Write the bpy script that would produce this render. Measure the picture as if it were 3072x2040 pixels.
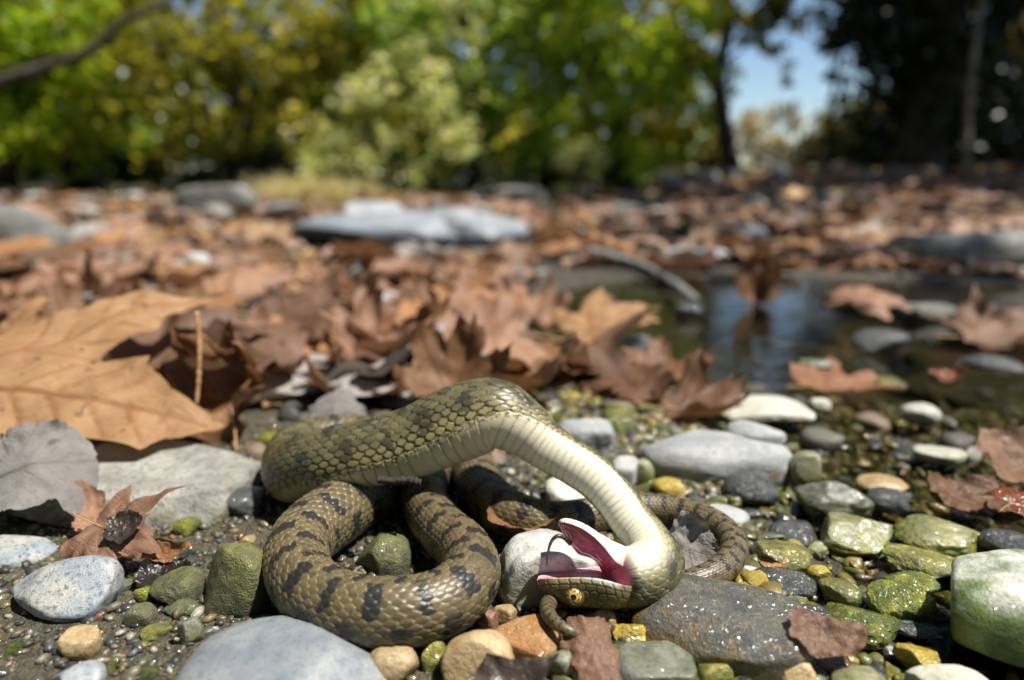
import bpy, bmesh, math, random
import numpy as np
from mathutils import Vector, Matrix, Euler

for _o in list(bpy.data.objects):
    bpy.data.objects.remove(_o, do_unlink=True)
SC = bpy.context.scene
COL = SC.collection
random.seed(7)
RNG = np.random.default_rng(11)

# ------------------------------------------------------------------ camera, sky, sun, exposure
CAM_H = 0.15
FPX = 2048.0                      # focal length in photo pixels (3072 wide, 24 mm on 36 mm)
PITCH = math.atan(500.0 / FPX)
cam_data = bpy.data.cameras.new('camera')
cam_data.lens = 24.0
cam_data.sensor_width = 36.0
cam_data.clip_start = 0.005
cam_data.clip_end = 500.0
cam_data.dof.use_dof = True
cam_data.dof.focus_distance = 0.243
cam_data.dof.aperture_fstop = 4.6
cam = bpy.data.objects.new('camera', cam_data)
COL.objects.link(cam)
cam.location = (0, 0, CAM_H)
cam.rotation_euler = (math.radians(90) - PITCH, 0, 0)
SC.camera = cam

SUN = Vector((0.42, -0.10, 0.90)).normalized()
world = bpy.data.worlds.new('World')
SC.world = world
world.use_nodes = True
_nt = world.node_tree
_bg = _nt.nodes['Background']
_sky = _nt.nodes.new('ShaderNodeTexSky')
_sky.sky_type = 'NISHITA'
_sky.sun_disc = False
_sky.sun_elevation = math.asin(SUN.z)
_sky.sun_rotation = math.atan2(SUN.x, SUN.y)
_sky.air_density = 1.0
_sky.dust_density = 0.1
_sky.ozone_density = 3.0
_nt.links.new(_sky.outputs[0], _bg.inputs[0])
_bg.inputs[1].default_value = 0.078

sun_data = bpy.data.lights.new('sun', 'SUN')
sun_data.energy = 5.0
sun_data.angle = math.radians(0.55)
sun_data.color = (1.0, 0.955, 0.87)
sun = bpy.data.objects.new('sun', sun_data)
COL.objects.link(sun)
sun.rotation_euler = SUN.to_track_quat('Z', 'Y').to_euler()
sun.location = (3, 1, 7)

SC.view_settings.view_transform = 'Standard'
SC.view_settings.look = 'None'
SC.view_settings.exposure = 0.74
SC.view_settings.gamma = 1.0
SC.view_settings.use_curve_mapping = False
SC.render.engine = 'CYCLES'
SC.cycles.use_denoising = True
SC.cycles.max_bounces = 8
SC.cycles.transparent_max_bounces = 16
SC.cycles.caustics_reflective = False
SC.cycles.caustics_refractive = False
SC.cycles.sample_clamp_indirect = 6.0

# ------------------------------------------------------------------ photo measuring helpers
_cp, _sp = math.cos(PITCH), math.sin(PITCH)
FWD = np.array([0, _cp, -_sp]); UPV = np.array([0, _sp, _cp]); RGT = np.array([1.0, 0, 0])
CAMP = np.array([0, 0, CAM_H])

def ray(px, py):
    return FWD + (px - 1536) / FPX * RGT + (1020 - py) / FPX * UPV

def at_depth(px, py, dep):
    return CAMP + ray(px, py) * dep

def at_z(px, py, z=0.0):
    r = ray(px, py)
    return CAMP + r * ((z - CAM_H) / r[2])

def at_y(px, py, y):
    r = ray(px, py)
    return CAMP + r * (y / r[1])

def depth_of(p):
    return float(np.dot(np.asarray(p) - CAMP, FWD))

def to_px(p):
    q = np.asarray(p) - CAMP
    d = np.dot(q, FWD)
    return 1536 + FPX * np.dot(q, RGT) / d, 1020 - FPX * np.dot(q, UPV) / d

# ------------------------------------------------------------------ numpy noise
_perm = np.random.default_rng(3).permutation(256)
_perm = np.concatenate([_perm, _perm, _perm])
_grad = np.random.default_rng(4).normal(size=(256, 3))
_grad /= np.linalg.norm(_grad, axis=1)[:, None]

def pnoise(p):
    p = np.asarray(p, dtype=float)
    i = np.floor(p).astype(int)
    f = p - i
    u = f * f * f * (f * (f * 6 - 15) + 10)
    i &= 255
    out = 0
    for dx in (0, 1):
        for dy in (0, 1):
            for dz in (0, 1):
                h = _perm[_perm[_perm[i[:, 0] + dx] + i[:, 1] + dy] + i[:, 2] + dz]
                g = _grad[h]
                d = g[:, 0] * (f[:, 0] - dx) + g[:, 1] * (f[:, 1] - dy) + g[:, 2] * (f[:, 2] - dz)
                wx = u[:, 0] if dx else 1 - u[:, 0]
                wy = u[:, 1] if dy else 1 - u[:, 1]
                wz = u[:, 2] if dz else 1 - u[:, 2]
                out = out + d * wx * wy * wz
    return out * 1.5

def fbm(p, oct=3):
    p = np.asarray(p, dtype=float)
    a, s, t = 1.0, 0.0, 0.0
    for k in range(oct):
        s = s + a * pnoise(p * 2 ** k + 17.3 * k)
        t += a
        a *= 0.5
    return s / t

def sstep(a, b, x):
    t = np.clip((np.asarray(x, dtype=float) - a) / (b - a), 0, 1)
    return t * t * (3 - 2 * t)

def hash2(i, j, k=0):
    v = np.sin(i * 127.1 + j * 311.7 + k * 74.7) * 43758.5453
    return v - np.floor(v)

# ------------------------------------------------------------------ object helpers
def link(o, parent=None):
    COL.objects.link(o)
    if parent is not None:
        o.parent = parent
    return o

def tag(o, label=None, cat=None, group=None, kind=None):
    if label: o['label'] = label
    if cat: o['category'] = cat
    if group: o['group'] = group
    if kind: o['kind'] = kind
    return o

def mesh_np(name, V, F, smooth=True, mats=(), attrs=None, mat_idx=None):
    """V (n,3); F (m,3) or (m,4) int array (or list of such arrays)."""
    me = bpy.data.meshes.new(name)
    Fs = F if isinstance(F, (list, tuple)) else [F]
    Fs = [np.asarray(f) for f in Fs if len(f)]
    V = np.asarray(V, dtype=np.float32)
    me.vertices.add(len(V))
    me.vertices.foreach_set('co', V.ravel())
    nl = sum(f.size for f in Fs)
    npoly = sum(len(f) for f in Fs)
    me.loops.add(nl)
    me.loops.foreach_set('vertex_index', np.concatenate([f.ravel() for f in Fs]).astype(np.int32))
    me.polygons.add(npoly)
    tot = np.concatenate([np.full(len(f), f.shape[1]) for f in Fs]).astype(np.int32)
    st = np.concatenate([[0], np.cumsum(tot)[:-1]]).astype(np.int32)
    me.polygons.foreach_set('loop_start', st)
    me.polygons.foreach_set('loop_total', tot)
    if mat_idx is not None:
        me.polygons.foreach_set('material_index', np.asarray(mat_idx, dtype=np.int32))
    me.update(calc_edges=True)
    me.polygons.foreach_set('use_smooth', np.full(npoly, smooth))
    for m in mats:
        me.materials.append(m)
    if attrs:
        for nm, arr in attrs.items():
            arr = np.asarray(arr, dtype=np.float32)
            if arr.ndim == 1:
                a = me.attributes.new(nm, 'FLOAT', 'POINT')
                a.data.foreach_set('value', arr)
            else:
                if arr.shape[1] == 3:
                    arr = np.concatenate([arr, np.ones((len(arr), 1), np.float32)], 1)
                a = me.attributes.new(nm, 'FLOAT_COLOR', 'POINT')
                a.data.foreach_set('color', arr.ravel())
    me.validate()
    return me

def obj(name, me, parent=None, loc=None, rot=None):
    o = bpy.data.objects.new(name, me)
    if loc is not None: o.location = loc
    if rot is not None: o.rotation_euler = rot
    return link(o, parent)

def empty(name, loc=(0, 0, 0)):
    o = bpy.data.objects.new(name, None)
    o.empty_display_size = 0.02
    o.location = loc
    return link(o)

def tube(path, radii, M=10, caps=True):
    """tapered tube along a polyline, returns V, F(quads), F(tris)"""
    P = np.asarray(path, dtype=float); n = len(P)
    T = np.gradient(P, axis=0); T /= np.linalg.norm(T, axis=1)[:, None] + 1e-12
    N = np.cross(T[0], [0.3, 0.2, 1.0]); N /= np.linalg.norm(N) + 1e-12
    V = []
    ph = np.linspace(0, 2 * np.pi, M, endpoint=False)
    for k in range(n):
        N = N - np.dot(N, T[k]) * T[k]; N /= np.linalg.norm(N) + 1e-12
        B = np.cross(T[k], N)
        V.append(P[k] + radii[k] * (np.cos(ph)[:, None] * N + np.sin(ph)[:, None] * B))
    V = np.concatenate(V)
    k, m = np.meshgrid(np.arange(n - 1), np.arange(M), indexing='ij')
    m2 = (m + 1) % M
    Q = np.stack([k * M + m, k * M + m2, (k + 1) * M + m2, (k + 1) * M + m], -1).reshape(-1, 4)
    Tn = np.zeros((0, 3), int)
    if caps:
        V = np.concatenate([V, P[:1], P[-1:]])
        a, b = len(V) - 2, len(V) - 1
        m = np.arange(M); m2 = (m + 1) % M
        Tn = np.concatenate([np.stack([np.full(M, a), m2, m], -1),
                             np.stack([np.full(M, b), (n - 1) * M + m, (n - 1) * M + m2], -1)])
    return V, Q, Tn

def catmull(P, n, closed=False):
    """dense centripetal-like resample of any-dim control points; returns n samples"""
    P = np.asarray(P, dtype=float)
    d = np.linalg.norm(np.diff(P[:, :3], axis=0), axis=1) ** 0.5
    t = np.concatenate([[0], np.cumsum(d)])
    Pe = np.concatenate([[2 * P[0] - P[1]], P, [2 * P[-1] - P[-2]]])
    te = np.concatenate([[t[0] - d[0]], t, [t[-1] + d[-1]]])
    u = np.linspace(0, t[-1], n)
    k = np.clip(np.searchsorted(t, u, side='right') - 1, 0, len(P) - 2) + 1
    p0, p1, p2, p3 = Pe[k - 1], Pe[k], Pe[k + 1], Pe[k + 2]
    t0, t1, t2, t3 = te[k - 1], te[k], te[k + 1], te[k + 2]
    def L(a, b, ta, tb):
        w = ((u - ta) / (tb - ta))[:, None]
        return a * (1 - w) + b * w
    A1, A2, A3 = L(p0, p1, t0, t1), L(p1, p2, t1, t2), L(p2, p3, t2, t3)
    B1, B2 = L(A1, A2, t0, t2), L(A2, A3, t1, t3)
    return L(B1, B2, t1, t2)

# ------------------------------------------------------------------ materials
class NB:
    def __init__(s, name):
        s.m = bpy.data.materials.new(name); s.m.use_nodes = True
        s.t = s.m.node_tree; s.t.nodes.clear()
        s.out = s.t.nodes.new('ShaderNodeOutputMaterial')
    def n(s, typ, **kw):
        nd = s.t.nodes.new('ShaderNode' + typ)
        for k, v in kw.items():
            if k == 'inp':
                for kk, vv in v.items():
                    sock = nd.inputs[kk]
                    if hasattr(vv, 'is_output'): s.t.links.new(vv, sock)
                    else: sock.default_value = vv
            else: setattr(nd, k, v)
        return nd
    def noise(s, vec, scale, detail=3, rough=0.55, dist=0.0):
        nd = s.n('TexNoise', inp={'Vector': vec, 'Scale': scale, 'Detail': detail, 'Roughness': rough, 'Distortion': dist})
        return nd.outputs['Fac']
    def math(s, op, a, b=0.0, clamp=False):
        nd = s.n('Math', operation=op, use_clamp=clamp, inp={0: a, 1: b})
        return nd.outputs[0]
    def ramp(s, v, lo, hi, to0=0.0, to1=1.0):
        nd = s.n('MapRange', interpolation_type='SMOOTHSTEP', inp={'Value': v, 'From Min': lo, 'From Max': hi, 'To Min': to0, 'To Max': to1})
        return nd.outputs[0]
    def mix(s, fac, a, b, mode='MIX'):
        nd = s.n('Mix', data_type='RGBA', blend_type=mode)
        for idx, v in ((0, fac), (6, a), (7, b)):
            if hasattr(v, 'is_output'): s.t.links.new(v, nd.inputs[idx])
            else: nd.inputs[idx].default_value = (v if idx == 0 else (v[0], v[1], v[2], 1.0))
        return nd.outputs[2]
    def bump(s, h, strength, dist, normal=None):
        d = {'Height': h, 'Strength': strength, 'Distance': dist}
        if normal is not None: d['Normal'] = normal
        return s.n('Bump', inp=d).outputs[0]
    def principled(s, **kw):
        return s.n('BsdfPrincipled', inp=kw)
    def done(s, shader):
        s.t.links.new(shader, s.out.inputs[0]); return s.m

def c4(c): return (c[0], c[1], c[2], 1.0)

def stone_mat(name, c1, c2, c3, scale=90.0, rough=0.55, moss=None, moss_lo=-0.002, moss_hi=0.010, moss_amt=1.0,
              spots=0.5, wet=0.0, vein=None, bump=0.5, band=None):
    """speckled river stone; algae colour follows the damp foot of the stone, broken up by noise"""
    b = NB(name)
    tc = b.n('TexCoord').outputs['Object']
    oi = b.n('ObjectInfo')
    off = b.n('VectorMath', operation='SCALE', inp={0: (1.3, 2.1, 0.7), 'Scale': oi.outputs['Random']}).outputs[0]
    v = b.n('VectorMath', operation='ADD', inp={0: tc, 1: off}).outputs[0]
    n1 = b.noise(v, scale, 4, 0.6)
    n2 = b.noise(v, scale * 4.5, 4, 0.7)
    n3 = b.noise(v, scale * 13, 2, 0.6)
    col = b.mix(b.ramp(n1, 0.36, 0.64), c1, c2)
    col = b.mix(b.math('MULTIPLY', b.ramp(n2, 0.50, 0.66), spots), col, c3)
    col = b.mix(b.math('MULTIPLY', b.ramp(n3, 0.42, 0.30), 0.45), col, (c3[0] * .35, c3[1] * .35, c3[2] * .35))
    if band is not None:
        w = b.n('TexWave', bands_direction='DIAGONAL', inp={'Vector': v, 'Scale': band[1], 'Distortion': 6.0, 'Detail': 3.0, 'Detail Scale': 2.0})
        col = b.mix(b.math('MULTIPLY', b.ramp(w.outputs['Fac'], 0.55, 0.9), band[2]), col, band[0])
    if vein is not None:
        w = b.noise(v, scale * 0.7, 5, 0.6, 0.4)
        d = b.math('ABSOLUTE', b.math('SUBTRACT', w, 0.5))
        col = b.mix(b.ramp(d, 0.012, 0.002), col, vein)
    ro = b.ramp(n2, 0.3, 0.7, rough - 0.10, rough + 0.10)
    if moss is not None:
        pz = b.n('SeparateXYZ', inp={0: b.n('NewGeometry').outputs['Position']}).outputs[2]
        h = b.math('ADD', pz, b.math('MULTIPLY', b.math('SUBTRACT', b.noise(v, scale * 1.6, 4, 0.65), 0.5), (moss_hi - moss_lo) * 2.2))
        m = b.math('MULTIPLY', b.ramp(h, moss_hi, moss_lo), moss_amt)
        mc = b.mix(b.ramp(b.noise(v, scale * 2.2, 3), 0.35, 0.68), moss, (moss[0] * 0.35, moss[1] * 0.42, moss[2] * 0.5))
        col = b.mix(m, col, mc)
    hsv = b.n('HueSaturation', inp={'Color': col, 'Value': b.ramp(oi.outputs['Random'], 0, 1, 0.85, 1.15)}).outputs[0]
    nrm = b.bump(b.math('ADD', n2, b.math('MULTIPLY', n3, 0.5)), bump, 0.0012)
    p = b.principled(**{'Base Color': hsv, 'Roughness': ro, 'Normal': nrm, 'Specular IOR Level': 0.5})
    if wet > 0:
        wm = b.ramp(b.noise(v, scale * 0.8, 3), 0.30, 0.5, wet * 0.5, wet)
        b.t.links.new(wm, p.inputs['Coat Weight'])
        p.inputs['Coat Roughness'].default_value = 0.09
        nc = b.bump(b.noise(v, scale * 2.6, 2, 0.55), 0.85, 0.0032)
        b.t.links.new(nc, p.inputs['Coat Normal'])
    return b.done(p.outputs[0])

def leaf_mat(name, c1, c2, vein, back, trans=0.22, rough=0.55, scale=35.0, fuzz=0.0):
    b = NB(name)
    tc = b.n('TexCoord').outputs['Object']
    oi = b.n('ObjectInfo')
    off = b.n('VectorMath', operation='SCALE', inp={0: (3.3, 1.1, 2.7), 'Scale': oi.outputs['Random']}).outputs[0]
    v = b.n('VectorMath', operation='ADD', inp={0: tc, 1: off}).outputs[0]
    n1 = b.noise(v, scale, 4, 0.6)
    n2 = b.noise(v, scale * 7, 3, 0.6)
    col = b.mix(b.ramp(n1, 0.35, 0.66), c1, c2)
    col = b.mix(b.math('MULTIPLY', b.ramp(n2, 0.55, 0.72), 0.45), col, (c1[0] * .45, c1[1] * .4, c1[2] * .4))
    blot = b.ramp(b.noise(v, scale * 2.3, 2), 0.66, 0.72)
    col = b.mix(b.math('MULTIPLY', blot, 0.6), col, (0.05, 0.03, 0.02))
    at = b.n('Attribute', attribute_name='vein').outputs['Fac']
    col = b.mix(b.math('MULTIPLY', at, 0.8), col, vein)
    bf = b.n('NewGeometry').outputs['Backfacing']
    col = b.mix(b.math('MULTIPLY', bf, 0.65), col, back)
    hsv = b.n('HueSaturation', inp={'Color': col, 'Value': b.ramp(oi.outputs['Random'], 0, 1, 0.55, 1.3)}).outputs[0]
    vor = b.n('TexVoronoi', feature='DISTANCE_TO_EDGE', inp={'Vector': v, 'Scale': scale * 11})
    cell = b.ramp(vor.outputs['Distance'], 0.0, 0.12)
    nrm = b.bump(b.math('ADD', b.math('MULTIPLY', n2, 0.7), b.math('MULTIPLY', cell, 0.35)), 0.55, 0.0006)
    p = b.principled(**{'Base Color': hsv, 'Roughness': rough, 'Normal': nrm, 'Specular IOR Level': 0.35})
    if fuzz: p.inputs['Sheen Weight'].default_value = fuzz
    t = b.n('BsdfTranslucent', inp={'Color': b.mix(0.5, hsv, (c2[0], c2[1] * .75, c2[2] * .4)), 'Normal': nrm})
    ms = b.n('MixShader', inp={0: trans, 1: p.outputs[0], 2: t.outputs[0]})
    return b.done(ms.outputs[0])

def foliage_mat(name, c1, c2, trans=0.5, yellow=None, yamt=0.0):
    b = NB(name)
    at = b.n('Attribute', attribute_name='rnd').outputs['Fac']
    col = b.mix(at, c1, c2)
    if yellow is not None:
        at2 = b.n('Attribute', attribute_name='rnd2').outputs['Fac']
        col = b.mix(b.ramp(at2, 1 - yamt, 1 - yamt + 0.05), col, yellow)
    p = b.principled(**{'Base Color': col, 'Roughness': 0.38, 'Specular IOR Level': 0.6})
    t = b.n('BsdfTranslucent', inp={'Color': b.mix(0.4, col, (c2[0] * 1.5, c2[1] * 1.5, c2[2] * 0.5))})
    ms = b.n('MixShader', inp={0: trans, 1: p.outputs[0], 2: t.outputs[0]})
    return b.done(ms.outputs[0])

def bark_mat(name, c1, c2):
    b = NB(name)
    tc = b.n('TexCoord').outputs['Object']
    n1 = b.noise(tc, 9, 5, 0.65)
    n2 = b.noise(tc, 40, 4, 0.6)
    col = b.mix(b.ramp(n1, 0.35, 0.65), c1, c2)
    nrm = b.bump(n2, 0.8, 0.01)
    return b.done(b.principled(**{'Base Color': col, 'Roughness': 0.9, 'Normal': nrm}).outputs[0])
# ================================================================== THE SETTING: ground, water
def ground_h(x, y):
    x = np.asarray(x, dtype=float); y = np.asarray(y, dtype=float)
    p = np.stack([x, y, np.zeros_like(x)], -1).reshape(-1, 3)
    n_big = fbm(p * 1.3, 3).reshape(x.shape)
    n_mid = fbm(p * 7.0 + 5, 3).reshape(x.shape)
    n_fine = fbm(p * 60.0, 2).reshape(x.shape)
    h = 0.0012 * n_fine + 0.004 * n_mid * sstep(0.25, 0.7, y) + 0.02 * n_big * sstep(0.9, 3.0, y)
    # pool and the shallow wet channel on the right
    d = np.sqrt(((x - 0.36) / 0.40) ** 2 + ((y - 0.74) / 0.36) ** 2)
    h = h - 0.045 * (1 - sstep(0.35, 1.0, d))
    d2 = np.sqrt(((x - 1.0) / 0.9) ** 2 + ((y - 0.72) / 0.33) ** 2)
    h = h - 0.03 * (1 - sstep(0.4, 1.0, d2))
    wetc = sstep(0.085, 0.17, x + 0.04 * n_mid) * (1 - sstep(0.55, 0.8, y)) * (1 - sstep(1.2, 1.8, x))
    h = h - 0.0095 * wetc
    # right bank rises behind the pool; far bank rises behind the bar
    bank = sstep(1.15, 4.2, y + 0.15 * x) * sstep(0.0, 1.4, x - 0.05 * y)
    h = h + 0.15 * bank
    h = h - 0.02 * sstep(1.5, 3.5, y) * (1 - sstep(0.0, 1.4, x - 0.05 * y)) + 0.06 * sstep(5.5, 8.5, y)
    return h

def axis(fine_lo, fine_hi, step, lo, hi, grow=1.13):
    a = list(np.arange(fine_lo, fine_hi, step))
    s = step; v = a[-1]
    while v < hi:
        s *= grow; v += s; a.append(v)
    s = step; v = a[0]
    while v > lo:
        s *= grow; v -= s; a.insert(0, v)
    return np.array(a)

gx = axis(-0.5, 1.0, 0.008, -60, 60)
gy = axis(0.08, 1.3, 0.008, -30, 120)
GX, GY = np.meshgrid(gx, gy, indexing='ij')
GZ = ground_h(GX, GY)
nx, ny = GX.shape
ii, jj = np.meshgrid(np.arange(nx - 1), np.arange(ny - 1), indexing='ij')
gF = np.stack([ii * ny + jj, (ii + 1) * ny + jj, (ii + 1) * ny + jj + 1, ii * ny + jj + 1], -1).reshape(-1, 4)
gV = np.stack([GX, GY, GZ], -1).reshape(-1, 3)

b = NB('river_sand')
pos = b.n('NewGeometry').outputs['Position']
n1 = b.noise(pos, 14, 4, 0.6); n2 = b.noise(pos, 240, 4, 0.7); n3 = b.noise(pos, 900, 2, 0.6); n4 = b.noise(pos, 3.0, 4, 0.6)
sand = b.mix(b.ramp(n2, 0.38, 0.62), (0.034, 0.028, 0.016), (0.092, 0.077, 0.046))
sand = b.mix(b.math('MULTIPLY', b.ramp(n3, 0.56, 0.68), 0.5), sand, (0.20, 0.18, 0.13))
sand = b.mix(b.math('MULTIPLY', b.ramp(n3, 0.44, 0.33), 0.7), sand, (0.02, 0.018, 0.014))
sep = b.n('SeparateXYZ', inp={0: pos})
wet = b.ramp(b.math('ADD', sep.outputs[2], b.math('MULTIPLY', b.math('SUBTRACT', n1, 0.5), 0.006)), 0.001, -0.006)
bed = b.mix(b.ramp(n2, 0.35, 0.65), (0.014, 0.013, 0.006), (0.050, 0.044, 0.018))
col = b.mix(wet, sand, bed)
far = b.ramp(b.math('ADD', sep.outputs[1], b.math('MULTIPLY', n4, 0.2)), 0.46, 0.62)
soil = b.mix(b.ramp(n4, 0.35, 0.65), (0.022, 0.015, 0.010), (0.055, 0.037, 0.024))
soil = b.mix(b.ramp(b.noise(pos, 30, 4), 0.5, 0.66), soil, (0.09, 0.078, 0.066))
dry = b.math('MULTIPLY', far, b.math('SUBTRACT', 1.0, wet))
col = b.mix(dry, col, soil)
vfar = b.ramp(sep.outputs[1], 5.2, 7.5)
col = b.mix(vfar, col, (0.035, 0.032, 0.014))
ro = b.math('SUBTRACT', 0.85, b.math('MULTIPLY', wet, 0.45))
nrm = b.bump(b.math('ADD', n2, b.math('MULTIPLY', n3, 0.4)), 0.9, 0.003)
GROUND_MAT = b.done(b.principled(**{'Base Color': col, 'Roughness': ro, 'Normal': nrm}).outputs[0])
ground = obj('ground', mesh_np('ground', gV, gF, True, [GROUND_MAT]))
tag(ground, 'damp sandy river bar with gravel between the stones', None, None, 'structure')

# water: thin clear sheet in the channel, mirror at grazing angles
WATER_Z = -0.0055
wx = np.linspace(0.02, 2.6, 60); wy = np.linspace(0.10, 1.40, 40)
WX, WY = np.meshgrid(wx, wy, indexing='ij')
wV = np.stack([WX, WY, np.full_like(WX, WATER_Z)], -1).reshape(-1, 3)
ii, jj = np.meshgrid(np.arange(59), np.arange(39), indexing='ij')
wF = np.stack([ii * 40 + jj, (ii + 1) * 40 + jj, (ii + 1) * 40 + jj + 1, ii * 40 + jj + 1], -1).reshape(-1, 4)
b = NB('stream_water')
pos = b.n('NewGeometry').outputs['Position']
mp = b.n('Mapping', inp={'Vector': pos, 'Scale': (1.0, 2.2, 1.0)}).outputs[0]
nz = b.noise(mp, 22, 2, 0.5)
nz2 = b.noise(pos, 160, 2, 0.5)
nrm = b.bump(b.math('ADD', nz, b.math('MULTIPLY', nz2, 0.07)), 0.30, 0.004)
fr = b.n('Fresnel', inp={'IOR': 1.33, 'Normal': nrm}).outputs[0]
gl = b.n('BsdfGlossy', inp={'Color': (1, 1, 1, 1), 'Roughness': 0.015, 'Normal': nrm})
tr = b.n('BsdfTransparent', inp={'Color': (0.60, 0.58, 0.45, 1)})
ms = b.n('MixShader', inp={0: fr, 1: tr.outputs[0], 2: gl.outputs[0]})
WATER_MAT = b.done(ms.outputs[0])
water = obj('water', mesh_np('water', wV, wF, True, [WATER_MAT]))
tag(water, 'shallow clear stream pool with dark bed and sky reflection', None, None, 'structure')

# ================================================================== TREES, SHRUBS, GRASS
BARK_DARK = bark_mat('bark_dark', (0.030, 0.022, 0.016), (0.09, 0.07, 0.05))
BARK_PALE = bark_mat('bark_pale', (0.16, 0.12, 0.085), (0.34, 0.28, 0.21))
FOL_YELLOW = foliage_mat('foliage_yellow_green', (0.20, 0.32, 0.020), (0.44, 0.54, 0.045), 0.6, (0.72, 0.62, 0.06), 0.25)
FOL_GREEN = foliage_mat('foliage_green', (0.14, 0.26, 0.035), (0.36, 0.48, 0.09), 0.6, (0.62, 0.60, 0.16), 0.22)
FOL_OLIVE = foliage_mat('foliage_olive', (0.11, 0.12, 0.014), (0.31, 0.30, 0.036), 0.55, (0.70, 0.55, 0.07), 0.28)
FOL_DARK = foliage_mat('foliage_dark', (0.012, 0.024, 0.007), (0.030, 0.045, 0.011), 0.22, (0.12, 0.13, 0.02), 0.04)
FOL_WILLOW = foliage_mat('foliage_willow', (0.36, 0.42, 0.15), (0.58, 0.60, 0.28), 0.5, (0.72, 0.66, 0.36), 0.4)
FOL_TAN = foliage_mat('foliage_dry_tan', (0.40, 0.28, 0.12), (0.60, 0.48, 0.24), 0.35, (0.22, 0.24, 0.05), 0.22)
GRASS_DRY = foliage_mat('dry_grass', (0.50, 0.42, 0.20), (0.68, 0.58, 0.32), 0.35)

def leaf_cloud(centers, radii, count, size, rng, droop=0.0, flat=0.6):
    """many small folded leaf faces gathered in clumps; returns V,F,rnd,rnd2"""
    centers = np.asarray(centers, dtype=float); radii = np.asarray(radii, dtype=float)
    w = radii ** 2; w = w / w.sum()
    k = rng.choice(len(centers), size=count, p=w)
    g = rng.normal(size=(count, 3)); g /= np.linalg.norm(g, axis=1)[:, None]
    rr = rng.random(count) ** 0.45
    pos = centers[k] + g * (rr * radii[k])[:, None] * np.array([1, 1, 0.8])
    s = size * rng.uniform(0.6, 1.3, count)
    yaw = rng.uniform(0, 2 * np.pi, count)
    pit = rng.normal(-0.35 - droop, 0.5, count)
    d = np.stack([np.cos(yaw) * np.cos(pit), np.sin(yaw) * np.cos(pit), np.sin(pit)], -1)
    up = rng.normal(size=(count, 3)) * flat; up[:, 2] += 1.0
    sd = np.cross(d, up); sd /= np.linalg.norm(sd, axis=1)[:, None] + 1e-9
    nr = np.cross(sd, d)
    L = s[:, None]; Wd = (s * 0.36)[:, None]
    base = pos - d * L * 0.5
    a = base; tip = base + d * L
    l = base + d * L * 0.45 + sd * Wd + nr * Wd * 0.35
    r = base + d * L * 0.45 - sd * Wd + nr * Wd * 0.35
    V = np.stack([a, r, tip, l], 1).reshape(-1, 3)
    q = np.arange(count) * 4
    F = np.concatenate([np.stack([q, q + 1, q + 2], -1), np.stack([q, q + 2, q + 3], -1)])
    cl = rng.random(len(centers))
    rn = np.clip(0.55 * cl[k] + 0.45 * rng.random(count), 0, 1)
    r2 = np.clip(rng.random(count) * 0.75 + 0.25 * rng.random(len(centers))[k], 0, 1)
    return V, F, np.repeat(rn, 4), np.repeat(r2, 4)

def limb_path(a, b, rng, n=9, wob=0.06, sag=0.0):
    a = np.asarray(a, float); b = np.asarray(b, float)
    t = np.linspace(0, 1, n)[:, None]
    P = a * (1 - t) + b * t
    L = np.linalg.norm(b - a)
    P[1:-1] += rng.normal(size=(n - 2, 3)) * wob * L * 0.35
    P[:, 2] += sag * L * (t[:, 0] * (1 - t[:, 0]))
    return catmull(P, n * 3)

def tree(name, label, x, y, height, trunk_r, clumps, leaves, leaf_size, fol, bark, seed, lean=(0, 0), group=None, cat='tree',
         droop=0.2, trunk_top=None, limb_r=0.25):
    rng = np.random.default_rng(seed)
    z0 = float(ground_h(np.array([x]), np.array([y]))[0]) - 0.05
    root = empty(name, (x, y, z0))
    tag(root, label, cat, group)
    top = np.array([lean[0], lean[1], trunk_top or height * 0.8])
    P = limb_path((0, 0, 0), top, rng, 7, 0.05)
    n = len(P); t = np.linspace(0, 1, n)
    R = trunk_r * (1 - 0.7 * t) * (1 + 0.5 * np.exp(-t * 14))
    V, Q, T = tube(P, R, 12)
    obj('trunk', mesh_np('trunk', V, [Q, T], True, [bark]), root)
    C = np.array([[c[0], c[1], c[2]] for c in clumps]); Rd = np.array([c[3] for c in clumps])
    order = np.argsort(-Rd)[:min(len(C), 9)]
    for k in order:
        f = np.clip(C[k][2] / max(top[2], 1e-3) * 0.75, 0.12, 0.95)
        s = P[int(f * (n - 1))]
        pl = limb_path(s, C[k], rng, 6, 0.10, 0.15)
        rl = np.linspace(R[int(f * (n - 1))] * limb_r * 2.0, trunk_r * 0.05, len(pl))
        V, Q, T = tube(pl, rl, 7)
        obj('branch', mesh_np('branch', V, [Q, T], True, [bark]), root)
    V, F, r1, r2 = leaf_cloud(C, Rd, leaves, leaf_size, rng, droop)
    obj('crown', mesh_np('crown', V, F, False, [fol], {'rnd': r1, 'rnd2': r2}), root)
    return root

def crown_clumps(rng, n, rx, ry, z0, z1, rmin, rmax, cx=0.0, cy=0.0):
    out = []
    for _ in range(n):
        a = rng.uniform(0, 2 * np.pi); r = math.sqrt(rng.random())
        out.append((cx + rx * r * math.cos(a), cy + ry * r * math.sin(a), rng.uniform(z0, z1), rng.uniform(rmin, rmax)))
    return out

def xat(px, y):
    return (px - 1536) / FPX * y * 1.03

R_ = lambda s: np.random.default_rng(s)
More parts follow.
